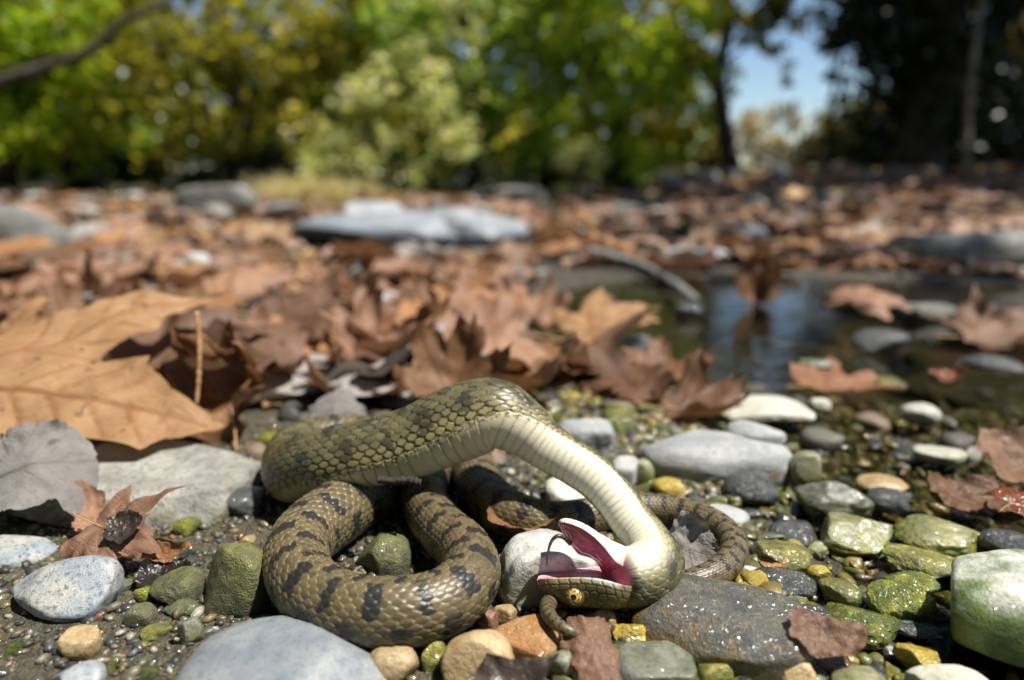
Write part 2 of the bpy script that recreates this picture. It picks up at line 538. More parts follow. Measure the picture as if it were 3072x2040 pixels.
# left of the picture, yellow-green, reaching low
tree('plane_tree', 'yellow-green leafy tree at the far left with a sloping dark branch', xat(60, 5.0), 5.0, 5.5, 0.09,
     crown_clumps(R_(1), 64, 1.15, 0.45, 0.20, 1.6, 0.13, 0.30, 0.1, -0.35) + crown_clumps(R_(2), 5, 0.9, 0.6, 2.6, 4.6, 0.3, 0.45), 5200, 0.085,
     FOL_YELLOW, BARK_DARK, 21, (0.5, 0.1), 'trees along the far bank')
tree('plane_tree', 'green tree with blue-green low twigs at the far left edge', xat(-120, 5.6), 5.6, 5.0, 0.09,
     crown_clumps(R_(3), 64, 1.5, 0.4, 0.08, 1.6, 0.16, 0.34, 0.4, -0.3) + crown_clumps(R_(4), 4, 0.8, 0.6, 2.6, 4.4, 0.3, 0.45), 6000, 0.09,
     FOL_GREEN, BARK_DARK, 22, (0.2, 0.2), 'trees along the far bank')
tree('plane_tree', 'olive tree with scattered yellow leaves above the dark hollow', xat(760, 5.6), 5.6, 5.5, 0.09,
     crown_clumps(R_(5), 80, 1.25, 0.45, 0.32, 1.8, 0.12, 0.28, 0, -0.4) + crown_clumps(R_(6), 5, 0.9, 0.6, 2.8, 4.6, 0.3, 0.45), 6200, 0.080,
     FOL_OLIVE, BARK_DARK, 23, (0.2, 0.1), 'trees along the far bank')
tree('plane_tree', 'bright green tree hanging low in the middle of the far bank', xat(1420, 5.8), 5.8, 6.0, 0.08,
     crown_clumps(R_(7), 80, 1.05, 0.45, 0.08, 1.9, 0.14, 0.30, 0, -0.4) + crown_clumps(R_(8), 5, 0.8, 0.6, 3.0, 5.0, 0.3, 0.45), 6000, 0.085,
     FOL_GREEN, BARK_DARK, 24, (0.0, 0.1), 'trees along the far bank', droop=0.5)
tree('plane_tree', 'yellow-green tree left of the slim leaning trunk', xat(1830, 5.4), 5.4, 5.0, 0.06,
     crown_clumps(R_(9), 64, 0.66, 0.35, 0.08, 1.7, 0.11, 0.24, 0, -0.3) + crown_clumps(R_(10), 4, 0.5, 0.5, 2.4, 4.0, 0.3, 0.4, -0.5), 4200, 0.075,
     FOL_YELLOW, BARK_DARK, 25, (-0.3, 0.2), 'trees along the far bank', droop=0.4)
tree('leaning_tree', 'slim dark tree leaning left in front of the sky gap', xat(2165, 5.2), 5.2, 4.2, 0.055,
     crown_clumps(R_(11), 9, 0.30, 0.3, 0.75, 1.7, 0.08, 0.16, -0.35) + crown_clumps(R_(111), 16, 0.24, 0.2, 0.85, 1.6, 0.06, 0.13, 0.12) + crown_clumps(R_(112), 4, 0.12, 0.2, 1.0, 1.25, 0.07, 0.12, 0.15) + crown_clumps(R_(12), 3, 0.5, 0.5, 2.6, 3.6, 0.2, 0.3, -0.4), 2100, 0.065,
     FOL_OLIVE, BARK_DARK, 26, (-0.55, 0.1), 'trees along the far bank', trunk_top=3.6, limb_r=0.15)
# dark shady trees on the right
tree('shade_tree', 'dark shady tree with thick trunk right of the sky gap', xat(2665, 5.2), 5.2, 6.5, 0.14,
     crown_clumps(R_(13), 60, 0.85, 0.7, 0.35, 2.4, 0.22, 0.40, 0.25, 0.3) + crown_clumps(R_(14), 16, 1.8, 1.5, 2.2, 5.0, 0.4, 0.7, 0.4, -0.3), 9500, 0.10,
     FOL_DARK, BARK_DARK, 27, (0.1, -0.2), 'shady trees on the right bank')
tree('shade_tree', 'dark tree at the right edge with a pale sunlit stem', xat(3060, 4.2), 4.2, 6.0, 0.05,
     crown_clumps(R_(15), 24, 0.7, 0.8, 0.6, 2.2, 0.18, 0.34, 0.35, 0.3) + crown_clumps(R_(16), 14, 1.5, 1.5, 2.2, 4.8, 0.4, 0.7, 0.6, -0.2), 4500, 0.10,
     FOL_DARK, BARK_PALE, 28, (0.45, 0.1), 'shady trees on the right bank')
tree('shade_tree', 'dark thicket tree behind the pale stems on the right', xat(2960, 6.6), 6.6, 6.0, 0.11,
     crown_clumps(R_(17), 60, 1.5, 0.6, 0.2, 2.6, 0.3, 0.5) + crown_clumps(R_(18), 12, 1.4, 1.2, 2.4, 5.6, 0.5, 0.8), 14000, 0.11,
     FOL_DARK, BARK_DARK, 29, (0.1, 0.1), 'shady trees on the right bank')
def shade_clumps(rng, n):
    out = []
    for _ in range(n):
        gx_, gy_, z = rng.uniform(0.42, 3.2), rng.uniform(0.66, 4.4), rng.uniform(2.6, 4.4)
        if gy_ < 0.62 + 0.25 * (0.9 - min(gx_, 0.9)): continue
        out.append((gx_ + SUN.x / SUN.z * z - 3.6, gy_ + SUN.y / SUN.z * z - 2.6, z, rng.uniform(0.20, 0.42)))
    return out
# overhanging canopy that throws the dappled shade on the right bank (its crown is above the picture)
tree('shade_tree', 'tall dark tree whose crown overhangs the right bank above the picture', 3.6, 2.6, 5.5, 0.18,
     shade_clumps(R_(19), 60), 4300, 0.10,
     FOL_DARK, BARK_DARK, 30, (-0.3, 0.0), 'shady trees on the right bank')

def shrub(name, label, px, y, w, h, n, leaves, size, fol, seed, cat='shrub', group=None, droop=-0.2, zlo=0.06):
    rng = np.random.default_rng(seed)
    x = xat(px, y)
    z0 = float(ground_h(np.array([x]), np.array([y]))[0]) - 0.03
    root = empty(name, (x, y, z0)); tag(root, label, cat, group)
    cl = []
    for _ in range(n):
        u = rng.uniform(-1, 1); zz = rng.uniform(zlo, max(zlo + 0.05, h * (1 - 0.55 * u * u)))
        cl.append((u * w, rng.uniform(-0.5, 0.5) * w, zz, rng.uniform(0.10, 0.2) * min(1.0, h * 1.6)))
    C = np.array([c[:3] for c in cl]); Rd = np.array([c[3] for c in cl])
    Vs, Qs, Ts, o = [], [], [], 0
    for k in range(min(n, 14)):
        p = limb_path((rng.normal() * 0.04, rng.normal() * 0.04, 0), C[k], rng, 5, 0.08, 0.1)
        V, Q, T = tube(p, np.linspace(0.011, 0.003, len(p)), 6)
        obj('stem', mesh_np('stem', V, [Q, T], True, [BARK_DARK]), root)
    V, F, r1, r2 = leaf_cloud(C, Rd, leaves, size, rng, droop)
    obj('foliage', mesh_np('foliage', V, F, False, [fol], {'rnd': r1, 'rnd2': r2}), root)
    return root

shrub('willow_shrub', 'pale grey-green sunlit willow shrub at the middle of the bank', 1200, 4.9, 0.50, 1.05, 26, 950, 0.075, FOL_WILLOW, 41)
shrub('willow_shrub', 'tall pale willow shrub rising behind the sunlit one', 1330, 5.15, 0.36, 1.5, 22, 700, 0.08, FOL_WILLOW, 141)
shrub('willow_shrub', 'small pale willow shrub beside the dry grass', 1060, 4.7, 0.24, 0.50, 16, 450, 0.06, FOL_WILLOW, 42)
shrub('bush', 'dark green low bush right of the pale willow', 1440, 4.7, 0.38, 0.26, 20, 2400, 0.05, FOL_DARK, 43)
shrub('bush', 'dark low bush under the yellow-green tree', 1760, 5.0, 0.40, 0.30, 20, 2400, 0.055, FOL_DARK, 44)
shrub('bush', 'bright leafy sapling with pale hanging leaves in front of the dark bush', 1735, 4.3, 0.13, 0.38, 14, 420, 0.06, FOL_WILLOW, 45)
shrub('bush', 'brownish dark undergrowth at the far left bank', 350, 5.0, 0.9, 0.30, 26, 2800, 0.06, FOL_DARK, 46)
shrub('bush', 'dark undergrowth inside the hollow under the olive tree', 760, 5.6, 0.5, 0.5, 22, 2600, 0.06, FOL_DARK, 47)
shrub('dry_bush', 'dry tan bush under the sky gap', 2270, 8.4, 0.75, 0.72, 36, 1900, 0.08, FOL_TAN, 48)
shrub('dry_bush', 'yellowish dry bush right of the sky gap', 2500, 8.0, 0.45, 0.90, 30, 1300, 0.08, FOL_TAN, 49)
shrub('dry_bush', 'pale dry bush hanging at the upper right edge', 2990, 4.6, 0.20, 1.15, 16, 700, 0.06, FOL_TAN, 50, zlo=0.75)

# thin pale saplings on the right
for k, (px, lab) in enumerate(((2830, 'thin pale curved sapling stem before the dark thicket'), (3010, 'slanting pale sapling stem near the right edge'))):
    rng = np.random.default_rng(60 + k)
    y = 4.0; x = xat(px, y); z0 = float(ground_h(np.array([x]), np.array([y]))[0]) - 0.03
    root = empty('sapling', (x, y, z0)); tag(root, lab, 'sapling', 'pale saplings on the right bank')
    top = (-0.10, 0.05, 1.5) if k == 0 else (0.30, 0.05, 1.6)
    p = limb_path((0, 0, 0), top, rng, 6, 0.07)
    V, Q, T = tube(p, np.linspace(0.020 - 0.004 * k, 0.008, len(p)), 9)
    obj('trunk', mesh_np('trunk', V, [Q, T], True, [BARK_PALE]), root)
    C = [(top[0] + rng.normal() * 0.15, rng.normal() * 0.1, 1.4 + rng.random() * 0.5, 0.14) for _ in range(6)]
    V, F, r1, r2 = leaf_cloud([c[:3] for c in C], [c[3] for c in C], 160, 0.06, rng)
    obj('crown', mesh_np('crown', V, F, False, [FOL_OLIVE], {'rnd': r1, 'rnd2': r2}), root)

# dry grass tussocks
def tussock(label, px, y, w, h, n, seed):
    rng = np.random.default_rng(seed)
    x = xat(px, y); z0 = float(ground_h(np.array([x]), np.array([y]))[0]) - 0.02
    Vs, Fs, r1 = [], [], []
    for k in range(n):
        bx, by = rng.normal() * w * 0.4, rng.normal() * w * 0.3
        ln = np.array([rng.normal() * 0.35, rng.normal() * 0.35, 1.0]); ln /= np.linalg.norm(ln)
        L = h * rng.uniform(0.5, 1.1); wd = 0.004 * rng.uniform(0.7, 1.4)
        sd = np.array([rng.normal(), rng.normal(), 0]); sd /= np.linalg.norm(sd)
        p0 = np.array([bx, by, 0]); p1 = p0 + ln * L * 0.55; p2 = p0 + ln * L + np.array([ln[0], ln[1], -0.5]) * L * 0.2
        o = k * 5
        Vs += [p0 - sd * wd, p0 + sd * wd, p1 + sd * wd * 0.8, p1 - sd * wd * 0.8, p2]
        Fs += [(o, o + 1, o + 2), (o, o + 2, o + 3), (o + 3, o + 2, o + 4)]
        r1 += [rng.random()] * 5
    o = obj('dry_grass', mesh_np('dry_grass', np.array(Vs), np.array(Fs), False, [GRASS_DRY], {'rnd': np.array(r1)}), None, (x, y, z0))
    tag(o, label, 'grass', 'dry grass tussocks on the far bank')
tussock('wide pale yellow dry grass clump left of the willow', 960, 4.4, 0.48, 0.22, 1100, 71)
tussock('pale dry grass clump at the foot of the willow', 1130, 4.6, 0.30, 0.14, 500, 72)
tussock('tall dry grass clump behind the low boulders', 880, 4.8, 0.20, 0.26, 300, 73)

# far wood that closes the view behind the bank
rng = np.random.default_rng(80)
C, Rd = [], []
for _ in range(420):
    px = rng.uniform(-900, 4000)
    if 2040 < px < 2560: continue
    y = rng.uniform(8.2, 11)
    C.append((xat(px, y), y, rng.uniform(0.0, 5.0), rng.uniform(0.45, 0.8)))
for _ in range(160):
    px = rng.uniform(-900, 4000); y = rng.uniform(7.6, 8.6)
    if 2120 < px < 2500: continue
    C.append((xat(px, y), y, rng.uniform(0.2, 0.7), rng.uniform(0.40, 0.55)))
V, F, r1, r2 = leaf_cloud([c[:3] for c in C], [c[3] for c in C], 70000, 0.17, rng)
wood = obj('far_wood', mesh_np('far_wood', V, F, False, [FOL_OLIVE], {'rnd': r1, 'rnd2': r2}))
tag(wood, 'mass of shaded olive foliage far behind the bank', 'wood', None, 'stuff')

# trees added behind and beside the camera to block the sky's fill
for k, (x, y, h, lab) in enumerate(((-3.6, -2.4, 5.2, 'dense sky-blocking tree added behind the camera on the left'), (-0.4, -4.2, 5.6, 'dense sky-blocking tree added right behind the camera'),
        (2.6, -4.6, 4.6, 'dense sky-blocking tree added behind the camera on the right'), (-4.8, 1.2, 5.4, 'dense sky-blocking tree added beside the bar left of the picture'), (-4.4, 3.9, 5.0, 'dense sky-blocking tree added beyond the left edge of the bar'))):
    tree('plane_tree', lab, x, y, h, 0.14, crown_clumps(R_(120 + k), 26, 1.7, 1.3, 0.6, h, 0.5, 0.85), 2600, 0.24, FOL_OLIVE, BARK_DARK, 130 + k, (0.1, 0.1), 'sky-blocking trees added around the clearing')
_lt = [o for o in bpy.data.objects if o.get('label') == 'yellow-green leafy tree at the far left with a sloping dark branch'][0]
_a = at_y(-120, 330, 4.0) - np.array(_lt.location); _b = at_y(520, 10, 4.1) - np.array(_lt.location)
_p = limb_path(_a, _b, R_(77), 6, 0.03)
V, Q, T = tube(_p, np.linspace(0.040, 0.018, len(_p)), 8)
obj('branch', mesh_np('branch', V, [Q, T], True, [BARK_DARK]), _lt)

# thin leafy twigs that break up the sky gap
_rng = R_(301); _cl = []
_x0, _y0 = xat(2420, 6.2), 6.2
for _ in range(44):
    _px, _py = _rng.uniform(2050, 2560), _rng.uniform(-260, 330)
    if ((_px - 2330) / 100) ** 2 + ((_py - 100) / 90) ** 2 < 1 or ((_px - 2240) / 110) ** 2 + ((_py - 290) / 90) ** 2 < 1 or (2060 < _px < 2400 and _py < -5): continue
    _w = at_y(_px, _py, 6.2)
    _cl.append((_w[0] - _x0, _rng.normal() * 0.15, _w[2], _rng.uniform(0.07, 0.16)))
tree('young_tree', 'thin sparse young tree with few leaves inside the sky gap', _x0, _y0, 3.0, 0.025, _cl, 1300, 0.065, FOL_OLIVE, BARK_DARK, 302, (0.05, 0.1), 'trees along the far bank', trunk_top=2.2, limb_r=0.3)

# unseen tall crowns added overhead to block sky light, kept clear of the sun
def sky_block_clumps(rng, n, ox, oy):
    out = []
    while len(out) < n:
        x, y, z = rng.uniform(-4.5, 3.6), rng.uniform(-4.5, 2.6), rng.uniform(3.4, 5.6)
        sx, sy = x - SUN.x / SUN.z * z, y - SUN.y / SUN.z * z          # where its shadow falls
        if sx > -1.25 - 0.75 * max(sy, 0) and sy > -0.9: continue      # keep the open ground sunny
        if sy > 1.6: continue
        out.append((x - ox, y - oy, z, rng.uniform(0.40, 0.70)))
    return out
tree('shade_tree', 'tall sky-blocking tree added behind the camera, crown over the clearing', -1.8, -3.2, 6.5, 0.20, sky_block_clumps(R_(171), 46, -1.8, -3.2), 5200, 0.22, FOL_DARK, BARK_DARK, 181, (0.2, 0.3), 'sky-blocking trees added around the clearing')
tree('shade_tree', 'tall sky-blocking tree added left of the picture, crown over the bar', -3.9, 0.2, 6.5, 0.20, sky_block_clumps(R_(172), 46, -3.9, 0.2), 5200, 0.22, FOL_DARK, BARK_DARK, 182, (0.3, 0.1), 'sky-blocking trees added around the clearing')
# ================================================================== STONES
M_BLUEGREY = stone_mat('stone_blue_grey', (0.18, 0.205, 0.23), (0.28, 0.295, 0.295), (0.14, 0.175, 0.215), 60, 0.55, spots=0.7, bump=0.25)
M_MOTTLED = stone_mat('stone_mottled_blue', (0.22, 0.245, 0.265), (0.36, 0.355, 0.31), (0.07, 0.095, 0.13), 110, 0.5, spots=0.9, bump=0.4)
M_GREY = stone_mat('stone_light_grey', (0.26, 0.27, 0.27), (0.36, 0.36, 0.345), (0.19, 0.21, 0.235), 80, 0.6, moss=(0.08, 0.11, 0.02), moss_lo=-0.004, moss_hi=0.004, spots=0.5)
M_PALE = stone_mat('stone_pale_cream', (0.40, 0.39, 0.32), (0.50, 0.485, 0.41), (0.32, 0.30, 0.20), 70, 0.6, moss=(0.20, 0.19, 0.03), moss_lo=-0.003, moss_hi=0.005, spots=0.4)
M_WHITE = stone_mat('stone_white_marble', (0.36, 0.37, 0.35), (0.52, 0.52, 0.48), (0.26, 0.27, 0.20), 60, 0.42, moss=(0.22, 0.25, 0.09), moss_lo=-0.002, moss_hi=0.020, moss_amt=0.55, spots=0.55, bump=0.5, wet=0.3)
M_WHITEGREEN = stone_mat('stone_white_algae', (0.52, 0.52, 0.47), (0.64, 0.63, 0.57), (0.36, 0.36, 0.31), 70, 0.5, moss=(0.09, 0.15, 0.010), moss_lo=0.014, moss_hi=0.033, moss_amt=0.95, spots=0.4, wet=0.35)
M_PALEGREEN = stone_mat('stone_pale_green_foot', (0.23, 0.22, 0.12), (0.36, 0.34, 0.22), (0.15, 0.15, 0.06), 80, 0.4, moss=(0.17, 0.17, 0.010), moss_lo=-0.003, moss_hi=0.012, moss_amt=0.95, spots=0.5, wet=0.8)
M_SLATE = stone_mat('stone_slate', (0.055, 0.060, 0.058), (0.115, 0.114, 0.098), (0.24, 0.22, 0.17), 120, 0.5, moss=(0.22, 0.13, 0.018), moss_lo=0.001, moss_hi=0.013, moss_amt=0.95, spots=0.35, wet=0.7, vein=(0.26, 0.18, 0.09), bump=0.9)
M_DARK = stone_mat('stone_dark_wet', (0.028, 0.032, 0.034), (0.070, 0.074, 0.072), (0.12, 0.12, 0.10), 150, 0.35, spots=0.5, wet=1.0, bump=1.1)
M_ORANGE = stone_mat('stone_orange_tan', (0.42, 0.20, 0.065), (0.50, 0.30, 0.12), (0.36, 0.15, 0.05), 130, 0.5, spots=0.6, wet=0.35, bump=1.1)
M_TAN = stone_mat('stone_tan', (0.34, 0.23, 0.11), (0.44, 0.33, 0.18), (0.22, 0.10, 0.04), 90, 0.5, moss=(0.15, 0.14, 0.02), moss_lo=-0.004, moss_hi=0.006, moss_amt=0.6, spots=0.5, wet=0.35)
M_OLIVE = stone_mat('stone_olive', (0.14, 0.125, 0.020), (0.31, 0.27, 0.05), (0.06, 0.065, 0.012), 120, 0.4, moss=(0.09, 0.12, 0.015), moss_lo=-0.004, moss_hi=0.008, spots=0.6, wet=1.0, bump=0.9)
M_OCHRE = stone_mat('stone_ochre', (0.36, 0.23, 0.022), (0.50, 0.38, 0.05), (0.17, 0.16, 0.014), 130, 0.4, moss=(0.13, 0.14, 0.015), moss_lo=-0.005, moss_hi=0.005, spots=0.5, wet=1.0, bump=0.8)
M_MOSSY = stone_mat('stone_mossy', (0.085, 0.12, 0.008), (0.26, 0.26, 0.014), (0.035, 0.035, 0.014), 130, 0.45, moss=(0.05, 0.085, 0.010), moss_lo=-0.006, moss_hi=0.006, spots=0.6, wet=1.0, bump=1.3)
M_MOSSDIM = stone_mat('stone_moss_sand', (0.085, 0.085, 0.035), (0.16, 0.16, 0.045), (0.07, 0.075, 0.065), 120, 0.55, moss=(0.10, 0.095, 0.055), moss_lo=-0.002, moss_hi=0.012, spots=0.6, wet=0.25, bump=1.0)
M_GREENGREY = stone_mat('stone_green_grey', (0.15, 0.155, 0.125), (0.23, 0.23, 0.18), (0.09, 0.10, 0.05), 90, 0.42, moss=(0.08, 0.09, 0.018), moss_lo=-0.002, moss_hi=0.010, spots=0.6, wet=0.5)
M_SLAB = stone_mat('stone_sandy_slab', (0.21, 0.205, 0.18), (0.34, 0.33, 0.295), (0.11, 0.10, 0.07), 55, 0.75, moss=(0.13, 0.12, 0.055), moss_lo=-0.002, moss_hi=0.0065, spots=0.6, bump=1.0)
M_REDBROWN = stone_mat('stone_red_brown', (0.22, 0.09, 0.055), (0.30, 0.15, 0.10), (0.14, 0.06, 0.04), 140, 0.5, spots=0.5, wet=0.4)
M_BOULDER = stone_mat('stone_boulder_bluish', (0.24, 0.27, 0.30), (0.42, 0.42, 0.41), (0.14, 0.15, 0.14), 14, 0.7, spots=0.35, bump=0.6)
M_BOULDERSHADE = stone_mat('stone_boulder_blue_shade', (0.17, 0.20, 0.235), (0.27, 0.295, 0.32), (0.12, 0.13, 0.13), 12, 0.7, spots=0.5, bump=0.6)  # blue shade of the broad boulder's front face put into its colour
M_BOULDERGREY = stone_mat('stone_boulder_grey', (0.15, 0.148, 0.135), (0.23, 0.225, 0.20), (0.10, 0.10, 0.085), 14, 0.7, moss=(0.06, 0.055, 0.03), moss_lo=-0.02, moss_hi=0.03, spots=0.4, bump=0.6)

def ico(sub):
    bm = bmesh.new()
    bmesh.ops.create_icosphere(bm, subdivisions=sub, radius=1.0)
    V = np.array([v.co[:] for v in bm.verts]); F = np.array([[v.index for v in f.verts] for f in bm.faces])
    bm.free()
    return V / np.linalg.norm(V, axis=1)[:, None], F
ICO = {k: ico(k) for k in (1, 2, 3, 4, 5)}

def stone_shape(sub, seed, p=2.5, cuts=4, rough=0.05, lump=0.10, cutd=(0.62, 0.88)):
    """rounded, slightly faceted pebble of about unit radius"""
    rng = np.random.default_rng(seed)
    D, F = ICO[sub]
    r = (np.abs(D) ** p).sum(1) ** (-1.0 / p)
    V = D * r[:, None]
    V *= (1 + lump * fbm(D * 1.3 + rng.random(3) * 50, 2))[:, None]
    for _ in range(cuts):
        n = rng.normal(size=3); n /= np.linalg.norm(n)
        d = rng.uniform(*cutd)
        e = V @ n - d
        V = V - np.outer(np.where(e > -0.08, (np.maximum(e + 0.08, 0) ** 2) / (np.maximum(e + 0.08, 0) + 0.10) * 1.0, 0), n)
    V *= (1 + rough * fbm(V * 4 + rng.random(3) * 50, 3))[:, None]
    lo, hi = V.min(0), V.max(0)
    V = (V - (lo + hi) / 2) / ((hi - lo) / 2)
    return V, F

HEROES = []      # (short name, world xyz) used when neighbours are described

def stone(label, x0, x1, y0, y1, mat, seed, name='stone', cat='stone', p=2.5, cuts=4, br=0.8, k=0.45, rough=0.05, lump=0.10,
          taper=0.0, sub=5, group='stones around the snake', short=None, zoff=0.0, yaw=0.0, cmin=0.0, zc=None):
    cx, cy = (x0 + x1) / 2, (y0 + y1) / 2
    P = at_z(cx, cy, 0.006)
    dep = depth_of(P)
    a = (x1 - x0) / 2 * dep / FPX
    hh = (y1 - y0) / 2 * dep / FPX
    v = P - CAMP; th = math.atan2(-v[2], math.hypot(v[0], v[1]))
    bb = min(a * br, 0.82 * hh / math.sin(th))
    c = math.sqrt(max(hh * hh - (bb * math.sin(th)) ** 2, 1e-9)) / math.cos(th)
    c = max(c, cmin)
    zc = c * k if zc is None else zc
    P = at_z(cx, cy, zc)
    s = depth_of(P) / dep
    V, F = stone_shape(sub, seed, p, cuts, rough, lump)
    if taper:
        V[:, 1:] *= (1 + taper * V[:, :1])
    V = V * np.array([a, bb, c]) * s
    base = np.array([0, 0, -zc])
    V = V - base
    P = P + base
    if yaw:
        cs, sn = math.cos(yaw), math.sin(yaw)
        V = V @ np.array([[cs, sn, 0], [-sn, cs, 0], [0, 0, 1]])
    o = obj(name, mesh_np(name, V, F, True, [mat]), None, (P[0], P[1], P[2] + zoff))
    tag(o, label, cat, group)
    HEROES.append((short, np.array([P[0], P[1]]), max(a, bb)))
    return o

S = stone
# --- foreground left
S('large smooth blue-grey stone at the bottom edge below the front coil', 545, 1185, 1868, 2200, M_BLUEGREY, 101, p=2.6, cuts=2, br=0.75, k=0.25, rough=0.015, lump=0.05, short='the large blue-grey stone')
S('pointed mottled blue and cream stone on the gravel at lower left', 42, 350, 1678, 1850, M_MOTTLED, 102, p=2.2, cuts=3, br=0.7, k=0.55, rough=0.02, taper=0.42, short='the mottled blue stone')
S('mossy sandy stone leaning against the left of the front coil', 610, 815, 1632, 1890, M_MOSSDIM, 103, p=2.6, cuts=3, k=0.35, short='the mossy stone by the coil')
S('small dark green stone left of the mossy stone', 452, 612, 1712, 1825, M_MOSSDIM, 104, p=2.3, cuts=5, k=0.4, short='the small dark green stone')
S('wide flat pale slab half buried in sand below the big leaf', 150, 790, 1318, 1590, M_SLAB, 105, p=3.2, cuts=6, br=0.85, k=0.05, rough=0.06, short='the flat pale slab', cmin=0.009, zc=0.0005)
S('dark blue-black stone in the shade left of the raised body', 632, 800, 1462, 1560, M_DARK, 106, p=2.5, k=0.3, short='the blue-black stone')
S('tiny mossy green pebble beside the broken brown leaf', 520, 602, 1552, 1612, M_MOSSY, 107, sub=4, short=None)
S('bright green pebble tucked in front of the broken leaf tip', 403, 466, 1757, 1812, M_MOSSY, 108, sub=4)
S('grey rounded pebble in the sand below the dark green stone', 503, 592, 1798, 1852, M_GREENGREY, 109, sub=4)
S('flat brown pebble sunk in sand right of the mottled stone', 378, 472, 1812, 1900, M_MOSSDIM, 110, sub=4, k=0.1)
S('pale olive pebble in the sand above the blue-grey stone', 532, 612, 1855, 1960, M_GREENGREY, 111, sub=4, k=0.2)
S('blurred ochre stone in the gravel at lower left', 185, 300, 1890, 1985, M_TAN, 112, sub=4, k=0.4, short='the ochre stone')
S('blurred pale grey stone at the bottom left edge', 150, 310, 1985, 2090, M_BLUEGREY, 113, sub=4, k=0.4)
S('grey flat stone at the left edge under the curled grey leaf', -90, 170, 1600, 1700, M_MOTTLED, 114, sub=4, k=0.2)
S('mossy green stone in shade behind the left end of the raised body', 770, 860, 1295, 1365, M_MOSSY, 115, sub=4)
S('greenish stone inside the front coil', 1060, 1240, 1600, 1760, M_MOSSDIM, 116, sub=4, k=0.2)
# --- below the snake, centre
S('smooth white marbled stone under the open mouth', 1478, 1850, 1592, 1860, M_WHITE, 120, p=2.8, cuts=6, br=0.62, k=0.22, rough=0.035, lump=0.16, short='the white marbled stone', yaw=0.35)
S('orange tan gritty stone below the head', 1458, 1690, 1858, 2020, M_ORANGE, 121, p=3.0, cuts=6, k=0.22, rough=0.03, short='the orange stone')
S('round olive stone at the bottom edge left of the orange stone', 1325, 1545, 1898, 2090, M_TAN, 122, p=2.4, cuts=3, k=0.4, short='the round olive stone')
S('tan and rust stone right of the blue-grey stone', 1100, 1255, 1936, 2070, M_TAN, 123, p=2.5, k=0.4)
S('small olive stone between the coil and the round olive stone', 1262, 1345, 1925, 2025, M_OLIVE, 124, sub=4, k=0.4)
S('tiny red-brown stone touching the right of the front coil', 1432, 1496, 1832, 1902, M_REDBROWN, 125, sub=4, p=3.2, k=0.5)
S('small yellowish stone between coil and white stone', 1475, 1552, 1815, 1885, M_TAN, 126, sub=4, k=0.4)
S('knobbly yellow-brown stone right of the tail tip', 1836, 1954, 1868, 1952, M_OCHRE, 127, p=2.8, cuts=7, rough=0.12, k=0.45, short='the knobbly yellow stone')
S('wet ochre pebble in the shade under the head', 1690, 1775, 1858, 1905, M_OCHRE, 128, sub=4, k=0.4)
S('wet tan pebble under the throat', 1775, 1850, 1830, 1910, M_TAN, 129, sub=4, k=0.2)
S('grey-green stone at the bottom edge beside the torn leaf', 1840, 2085, 1938, 2080, M_GREENGREY, 130, p=2.5, k=0.4, short='the grey-green stone')
S('small grey stone between the orange stone and torn leaf', 1640, 1740, 1955, 2060, M_GREENGREY, 131, sub=4, k=0.3)
S('big wet slate stone with rusty edge right of the head', 1895, 2425, 1772, 2045, M_SLATE, 132, p=3.2, cuts=6, br=0.66, k=0.10, rough=0.03, short='the big slate stone', yaw=-0.35)
S('dark green wet stone under the near edge of the slate', 1960, 2110, 1905, 1985, M_DARK, 133, sub=4, k=0.2, group='stones around the snake')
S('ochre rounded stone at the bottom edge below the slate', 2305, 2445, 1968, 2080, M_TAN, 134, k=0.5, short='the ochre rounded stone')
S('olive knobbly stone at the bottom edge under the slate', 2090, 2200, 1980, 2070, M_OLIVE, 135, sub=4, k=0.4)
S('pale greenish smooth stone at the bottom edge', 2490, 2690, 2008, 2120, M_PALEGREEN, 136, k=0.4)
S('pale yellowish smooth stone at the bottom right edge', 2745, 2985, 2008, 2130, M_PALE, 137, k=0.4)
# --- right foreground
S('large white stone with green algae at the right edge', 2805, 3300, 1668, 2015, M_WHITEGREEN, 140, p=2.6, cuts=5, br=0.75, k=0.42, rough=0.02, short='the large white algae stone')
S('long mossy wet stone right of the slate', 2455, 2700, 1802, 1935, M_MOSSY, 141, p=2.7, cuts=8, rough=0.11, k=0.25, short='the long mossy stone', yaw=-0.3)
S('black wet stone between slate and mossy stone', 2350, 2490, 1822, 1925, M_DARK, 142, k=0.4, sub=4)
S('green algae stone left of the large white stone', 2605, 2800, 1750, 1880, M_MOSSY, 143, p=2.8, cuts=7, rough=0.10, k=0.2, short='the green algae stone', yaw=-0.4)
S('dark olive flat stone below the green algae stone', 2685, 2820, 1862, 1912, M_DARK, 144, sub=4, k=0.3)
S('yellow and green rounded stone near the bottom right', 2690, 2818, 1928, 2020, M_OCHRE, 145, cuts=6, rough=0.08, k=0.3, short='the yellow-green stone')
S('long olive stone behind the green algae stone', 2660, 2905, 1635, 1735, M_OLIVE, 146, cuts=7, rough=0.10, k=0.15, short='the long olive stone')
S('dark green stone between the olive stones', 2660, 2812, 1715, 1775, M_MOSSY, 147, sub=4, k=0.3)
S('olive slanted pebble left of the green algae stone', 2455, 2580, 1740, 1815, M_OLIVE, 148, sub=4, k=0.4, yaw=-0.4)
S('pale stone with green foot in the wet bed', 2448, 2690, 1542, 1655, M_PALEGREEN, 149, k=0.12, cuts=6, rough=0.07, short='the pale green-footed stone', p=2.6)
S('white and yellow-green oblong stone in the wet bed', 2695, 2950, 1548, 1660, M_PALEGREEN, 150, k=0.10, cuts=6, rough=0.07, short='the white oblong stone', p=2.6)
S('dark grey pitted stone right of the tail loop', 2308, 2450, 1562, 1632, M_DARK, 151, sub=4, k=0.4, short='the dark pitted stone')
